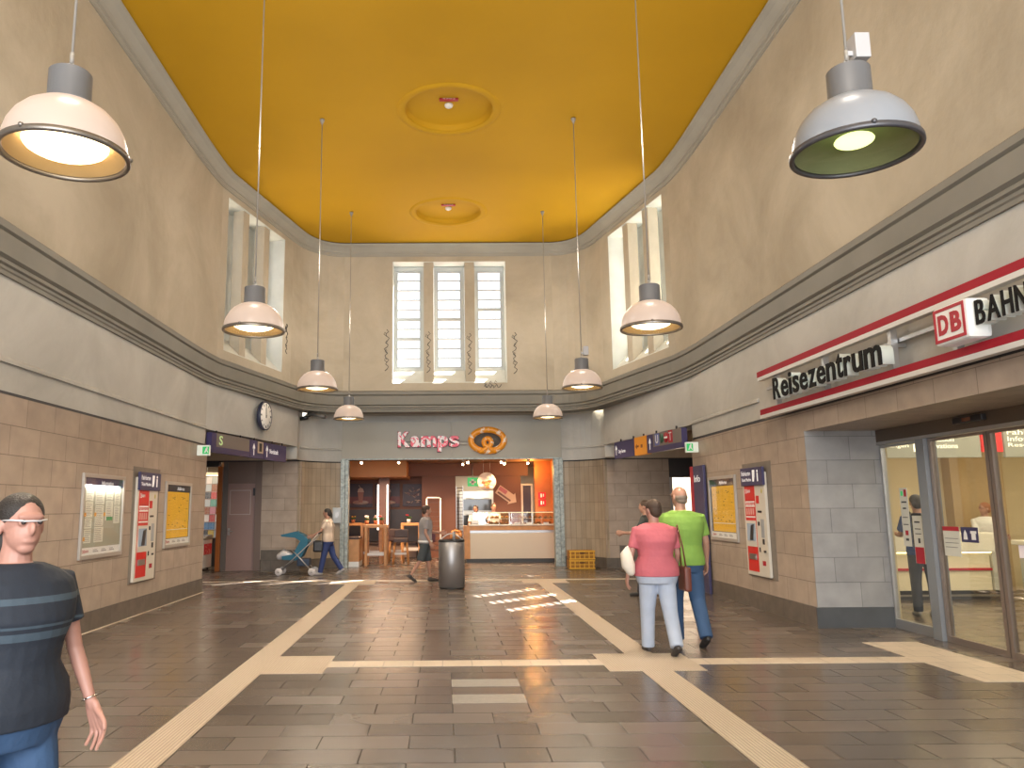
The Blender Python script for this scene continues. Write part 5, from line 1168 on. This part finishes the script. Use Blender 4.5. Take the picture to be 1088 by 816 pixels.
    # shoes
    for k, sd_ in ((0, -1), (1, 1)):
        h0, kn, an, b = legp[k]; fp = max(-.9, min(.25, b*.9)); fd = rot(Vector((0, 1, 0)), 'X', -(-fp) if fp < -.3 else 0); fd = Vector((0, math.cos(min(0, fp)), math.sin(min(0, fp)))) if fp < -.3 else Vector((0, 1, 0))
        nd = Vector((0, -fd.z, fd.y)); mb = MB()
        def fpnt(l, h, w=0): return an+fd*l*s+nd*(h)*s+Vector((w*s, 0, 0))
        mb.tube([fpnt(-.045, -.04), fpnt(0, -.035), fpnt(.08, -.045), fpnt(.15, -.052), fpnt(.185, -.055)], [.03*s, .038*s, .040*s, .038*s, .024*s], 14, 'round'); mb.tube([fpnt(0, .0), fpnt(0.0, -.04)], [.036*s, .04*s], 14, 'round')
        cloth('shoe', shoes, mb, fine, 2)
    # hair
    if hair:
        mb = MB()
        def hb(c, r, sc):
            res = bmesh.ops.create_uvsphere(mb.b, u_segments=24, v_segments=16, radius=1)
            for v in res['verts']: v.co = hp(c[0]+v.co.x*r*sc[0], c[1]+v.co.y*r*sc[1], c[2]+v.co.z*r*sc[2])
        if hairkind == 'ring':
            hb((0, -.022, .0), .1, (.795, .84, .50)); hb((0, -.04, -.04), .1, (.66, .60, .40))
        else:
            hb((0, -.018, .045), .1, (.86, 1.0, .86)); hb((0, -.055, -.005), .1, (.76, .62, .85))
            if hairkind == 'bob': hb((0, -.05, -.06), .1, (.80, .58, .75))
            if hairkind == 'tail': hb((0, -.10, .0), .04, (1, 1, 1)); hb((0, -.125, -.06), .035, (.9, .8, 1.8))
        cloth('hair', hair, mb, fine, 3)
    return t, hp, armj, tp, s
BRH = mat('dark_brown_hair', (.06, .035, .022), .6, bump=.4, bscale=160); GRH = mat('grey_brown_hair', (.22, .17, .13), .6, bump=.4, bscale=160); BKH = mat('near_black_hair', (.02, .016, .014), .55, bump=.4, bscale=160); GIH = mat('ginger_hair', (.30, .11, .04), .6)
def cm(n, c, r=.8, b=.55): return mat(n, c, r, bump=b, bscale=9, vary=.06, vscale=6)
JEANS = cm('blue_denim', (.032, .075, .16)); DKSH = mat('dark_shoe', (.02, .018, .018), .5)
def striped(name, c, c2, bands):
    m = cm(name, c); nt = m.node_tree; b = nt.nodes['Principled BSDF']; tc = nt.nodes.new('ShaderNodeTexCoord'); sp_ = nt.nodes.new('ShaderNodeSeparateXYZ'); nt.links.new(tc.outputs['Object'], sp_.inputs[0])
    mr = nt.nodes.new('ShaderNodeMapRange'); mr.inputs['From Min'].default_value = 1.0; mr.inputs['From Max'].default_value = 1.5; nt.links.new(sp_.outputs['Z'], mr.inputs['Value'])
    r = nt.nodes.new('ShaderNodeValToRGB'); r.color_ramp.interpolation = 'CONSTANT'; e = r.color_ramp.elements; e[0].position = 0; e[0].color = (*c, 1); e[1].position = 1; e[1].color = (*c, 1)
    for a_, b_ in bands:
        q = e.new((a_-1)/.5); q.color = (*c2, 1); q = e.new((b_-1)/.5); q.color = (*c, 1)
    nt.links.new(mr.outputs['Result'], r.inputs['Fac']); nt.links.new(r.outputs['Color'], b.inputs['Base Color']); return m
# man in green
t, hp, armj, tp, s = person('person', 'bald man in bright green T-shirt and blue jeans walking away', (2.83, 9.5, 0), math.radians(4), 1.85, 1.24, legs=((.06, .03), (-.20, .30)), arms=((.10, .14, .25), (.02, .20, .35)), shirt=cm('green_shirt', (.20, .36, .065)), trousers=JEANS, shoes=DKSH, hair=GRH, hairkind='ring', sleeve=.72, head=(.35, 0), fine=.0075, shirt_len=.06)
mb = MB(); mb.tube([hp(.075, .0, .015), hp(.078, .09, .02)], .0028*1.5, 6); mb.tube([hp(-.075, .0, .015), hp(-.078, .09, .02)], .004, 6); mb.tube([hp(-.078, .09, .02), hp(-.03, .108, .02), hp(.03, .108, .02), hp(.078, .09, .02)], .004, 6); mb.build('glasses', BLACK, t)
# woman in pink
t, hp, armj, tp, s = person('person', 'woman in pink shirt and pale trousers with a brown shoulder bag', (2.37, 9.0, 0), math.radians(2), 1.70, 1.30, True, legs=((.16, .02), (-.22, .30)), arms=((-.10, .26, .30), (.12, .20, .55)), skin=SKIN2, shirt=cm('pink_shirt', (.52, .13, .16)), trousers=cm('pale_blue_trousers', (.40, .46, .57)), shoes=mat('black_white_sandal', (.04, .035, .035), .5), hair=BRH, hairkind='short', sleeve=.75, head=(.45, 0), fine=.0075, shirt_len=.07)
mb = MB(); p = tp(.25, .02, .86); mb.box(p.x-.035, p.x+.045, p.y-.13, p.y+.13, p.z-.15, p.z+.12, .03); b = mb.build('shoulder_bag', mat('brown_leather_bag', (.13, .035, .02), .5), t)
mb = MB(); q0 = tp(.20, .0, 1.42); mb.tube([(p.x, p.y-.08, p.z+.1), tp(.235, -.05, 1.2), (q0.x, q0.y-.03, q0.z+.03), tp(.235, .06, 1.2), (p.x, p.y+.08, p.z+.1)], .009, 6); mb.build('strap', MATS['brown_leather_bag'], b)
S, E_, Wr, d2, _ = armj[0]
mb = MB(); c = E_+Vector((-.02, 0, -.0)); mb.tube([c+Vector((0, .05, .05)), c+Vector((-.04, .0, -.0)), c+Vector((-.03, -.04, -.12)), c+Vector((.0, -.03, -.19))], [.04, .065, .075, .05], 14, 'round'); o = mb.build('draped_jacket', cm('cream_fabric', (.70, .64, .55)), t)
# person beyond the couple
person('person', 'dark haired person in dark top half hidden beyond the woman in pink', (3.72, 14.6, 0), math.radians(60), 1.74, 1., legs=((.2, .02), (-.2, .3)), arms=((.5, .1, 1.1), (-.1, .1, .3)), shirt=cm('dark_grey_top', (.05, .055, .05)), trousers=cm('dark_trousers', (.04, .04, .05)), shoes=DKSH, hair=BRH, sleeve=.6, fine=.011)
# walker with shorts
t, hp, armj, tp, s = person('person', 'man in grey T-shirt and dark shorts walking before the bakery', (-.42, 17.7, 0), math.radians(-80), 1.68, 1.1, legs=((.18, .05), (-.30, .30)), arms=((.45, .12, 1.0), (-.15, .15, .6)), shirt=cm('grey_shirt', (.27, .25, .25)), trousers=cm('charcoal_shorts', (.05, .06, .065)), shoes=mat('black_sandal', (.02, .015, .015), .5), hair=BRH, sleeve=.7, shorts=True, fine=.011)
mb = MB(); p = tp(-.16, .16, 1.0); mb.box(p.x-.10, p.x+.16, p.y-.05, p.y+.08, p.z-.10, p.z+.10, .03); mb.build('waist_bag', mat('maroon_bag', (.10, .025, .035), .6), t); mb = MB(); c = tp(0, 0, .93); mb.loft([(c.x, c.y, c.z-.02, .215, .16), (c.x, c.y, c.z+.02, .215, .16)], 28); mb.build('white_waist_band', WHITE, t)
# woman with stroller
t, hp, armj, tp, s = person('person', 'dark haired woman in beige T-shirt and jeans pushing the stroller', (-2.86, 19.75, 0), math.radians(88), 1.63, 1.12, True, legs=((.22, .02), (-.30, .28)), arms=((.55, .06, .55), (.55, .06, .55)), shirt=cm('beige_shirt', (.60, .48, .38)), trousers=cm('navy_jeans', (.03, .05, .16)), shoes=mat('pale_shoe', (.45, .42, .42), .5), hair=BKH, hairkind='tail', sleeve=.7, fine=.011)
# stroller (local +x points left in the picture)
t = thing('stroller', 'teal folding stroller with white wheels rolling towards the kiosk', 'stroller', (-3.58, 19.7, 0), PI)
TE = mat('teal_fabric', (.02, .13, .21), .7); SF = mat('stroller_frame', (.45, .43, .42), .4, metal=.5); WW = mat('stroller_wheel', (.62, .58, .58), .5)
for x in (-.38, .42):
    for y in (-.24, .24):
        mb = MB(); mb.lathe([(.03, -.02), (.085, -.022), (.092, 0), (.085, .022), (.03, .02)], (x, y, .092), 24, 'y'); w = mb.build('wheel', WW, t); mb = MB(); mb.cyl((x, y+.028, .092), .03, .056, 12, 'y'); mb.build('hub', SF, w)
for y in (-.22, .22):
    mb = MB(); mb.tube([(.42, y, .10), (.05, y, .42), (-.30, y, .75), (-.52, y, 1.0)], .013, 8); mb.build('frame_tube', SF, t); mb = MB(); mb.tube([(-.38, y, .10), (-.10, y, .40), (.12, y, .62)], .013, 8); mb.build('frame_tube', SF, t)
mb = MB(); mb.tube([(-.52, -.22, 1.0), (-.57, -.20, 1.02), (-.57, .20, 1.02), (-.52, .22, 1.0)], .016, 8); mb.build('handle', BLACK, t)
mb = MB(); mb.prism_xz([(-.28, .80), (-.10, .86), (.10, .50), (.36, .46), (.36, .38), (.02, .36), (-.12, .45)], -.2, .2); mb.build('seat', TE, t)
mb = MB(); mb.prism_xz([(-.28, .82), (-.16, .96), (.04, 1.05), (.40, .97), (.38, .93), (.05, .90), (-.12, .80)], -.21, .21); mb.build('canopy', TE, t)
mb = MB(); mb.box(-.30, .0, -.18, .18, .22, .40, .03); mb.build('basket', mat('navy_basket', (.03, .05, .09), .7), t)
mb = MB(); mb.tube([(.20, 0, .46), (.34, 0, .50), (.46, 0, .44)], [.09, .13, .08], 14, 'round'); mb.build('white_blanket', cm('white_blanket', (.65, .62, .62)), t)
mb = MB(); mb.box(-.62, -.38, -.16, .16, .55, .82, .04); mb.build('black_bag', BLACK, t)
# passer-by close to the camera on the left
t, hp, armj, tp, s = person('person', 'dark haired person in navy T-shirt and jeans passing close on the left', (-1.66, 3.1, 0), math.radians(-120), 1.70, 1.30, True, legs=((.25, .05), (-.25, .3)), arms=((.10, .20, .30), (.10, .14, .30)), skin=SKIN2, shirt=striped('navy_shirt', (.014, .02, .032), (.05, .075, .10), ((1.13, 1.16), (1.175, 1.185), (1.26, 1.285))), trousers=JEANS, shoes=DKSH, hair=BKH, hairkind='bob', sleeve=.62, head=(-.15, 0), fine=.006, shirt_len=.06)
mb = MB(); a_ = [hp(.077, .0, .02), hp(.066, .070, .022), hp(.03, .099, .018), hp(-.03, .099, .018), hp(-.066, .070, .022), hp(-.077, .0, .02)]; mb.tube(a_, .0035, 6); mb.build('glasses', mat('pale_glasses', (.6, .6, .62), .3), t)
for e in (-1, 1): mb = MB(); c = hp(e*.031, .0895, .014); mb.ball(c, .010, 10); o = mb.build('eye', mat('eye_dark', (.04, .03, .03), .2), t)
for nm, z, w in ():
    mb = MB(); c = tp(0, 0, z); mb.loft([(c.x, c.y, c.z-w, (.243 if z > 1.3 else .226), (.199 if z > 1.3 else .192)), (c.x, c.y, c.z+w, (.243 if z > 1.3 else .226), (.199 if z > 1.3 else .192))], 32); mb.build(nm, cm('stripe_slate', (.07, .10, .13)), t)
S, E_, Wr, d2, _ = armj[0]
mb = MB(); q = Wr-d2*.03; zz = d2.normalized(); xx = zz.cross(Vector((0, 0, 1))).normalized() if abs(zz.z) < .95 else Vector((1, 0, 0)); xx = (xx-zz*xx.dot(zz)).normalized(); yy = zz.cross(xx)
mb.tube([q+xx*.03*math.cos(a*PI/8)+yy*.03*math.sin(a*PI/8) for a in range(17)], .003, 6); mb.build('bracelet', mat('silver', (.7, .7, .7), .2, metal=1), t)
# travel centre visitor and clerk
t, hp, armj, tp, s = person('person', 'person with dark backpack and blue shirt waiting behind the glass', (7.0, 11.75, 0), math.radians(-10), 1.76, 1.05, legs=((.05, .0), (-.05, .05)), arms=((.5, .1, 1.2), (.5, .1, 1.2)), shirt=cm('royal_blue_shirt', (.02, .07, .32)), trousers=cm('slate_trousers', (.04, .05, .08)), shoes=mat('grey_trainer', (.35, .35, .36), .5), hair=BKH, sleeve=.7, fine=.009)
mb = MB(); p = tp(0, -.21, 1.22); mb.box(p.x-.15, p.x+.15, p.y-.10, p.y+.10, p.z-.25, p.z+.24, .06); b = mb.build('backpack', mat('black_backpack', (.015, .016, .022), .7), t); mb = MB(); mb.box(p.x-.11, p.x+.11, p.y-.14, p.y-.101, p.z-.2, p.z+.0, .015); mb.build('front_pocket', mat('backpack_pocket', (.025, .026, .035), .7), b)
for e in (-.11, .11): mb = MB(); mb.tube([(p.x+e, p.y+.08, p.z+.22), tp(e, .0, 1.50), tp(e, .13, 1.36), tp(e*1.2, .12, 1.15)], .016, 6); mb.build('shoulder_strap', MATS['black_backpack'], b)
person('person', 'ginger haired clerk in white shirt seated behind the service counter', (9.05, 14.35, -.40), math.radians(150), 1.72, 1.05, legs=((1.3, 1.4), (1.3, 1.4)), arms=((.6, .1, 1.0), (.6, .1, 1.0)), shirt=cm('white_shirt', (.68, .68, .66)), trousers=cm('clerk_trousers', (.05, .05, .07)), shoes=DKSH, hair=GIH, sleeve=1.5, fine=.010, head=(-1.2, 0)) if False else None
t_, *_r = person('person', 'ginger haired clerk in white shirt behind the service counter', (9.85, 14.5, 0), math.radians(165), 1.64, 1.08, legs=((0, 0), (0, 0)), arms=((.5, .1, .9), (.5, .1, .9)), shirt=cm('white_shirt', (.68, .68, .66)), trousers=cm('clerk_trousers', (.05, .05, .07)), shoes=DKSH, hair=GIH, sleeve=1.5, fine=.010, head=(-1.2, 0))
for x, y, a, lab, hm in ((1.0, 24.95, 165, 'dark haired bakery assistant in white shirt, left of the two behind the counter', BKH), (1.55, 25.1, 195, 'bakery assistant in white shirt standing right behind the display case', BRH)):
    person('person', lab, (x, y, 0), math.radians(a), 1.68 if x < 1.3 else 1.74, 1., legs=((0, 0), (0, 0)), arms=((.35, .12, .9), (.35, .12, .9)), shirt=cm('white_shirt', (.68, .68, .66)), trousers=cm('clerk_trousers', (.05, .05, .07)), shoes=DKSH, hair=hm, sleeve=.7, fine=.011)
#PART5
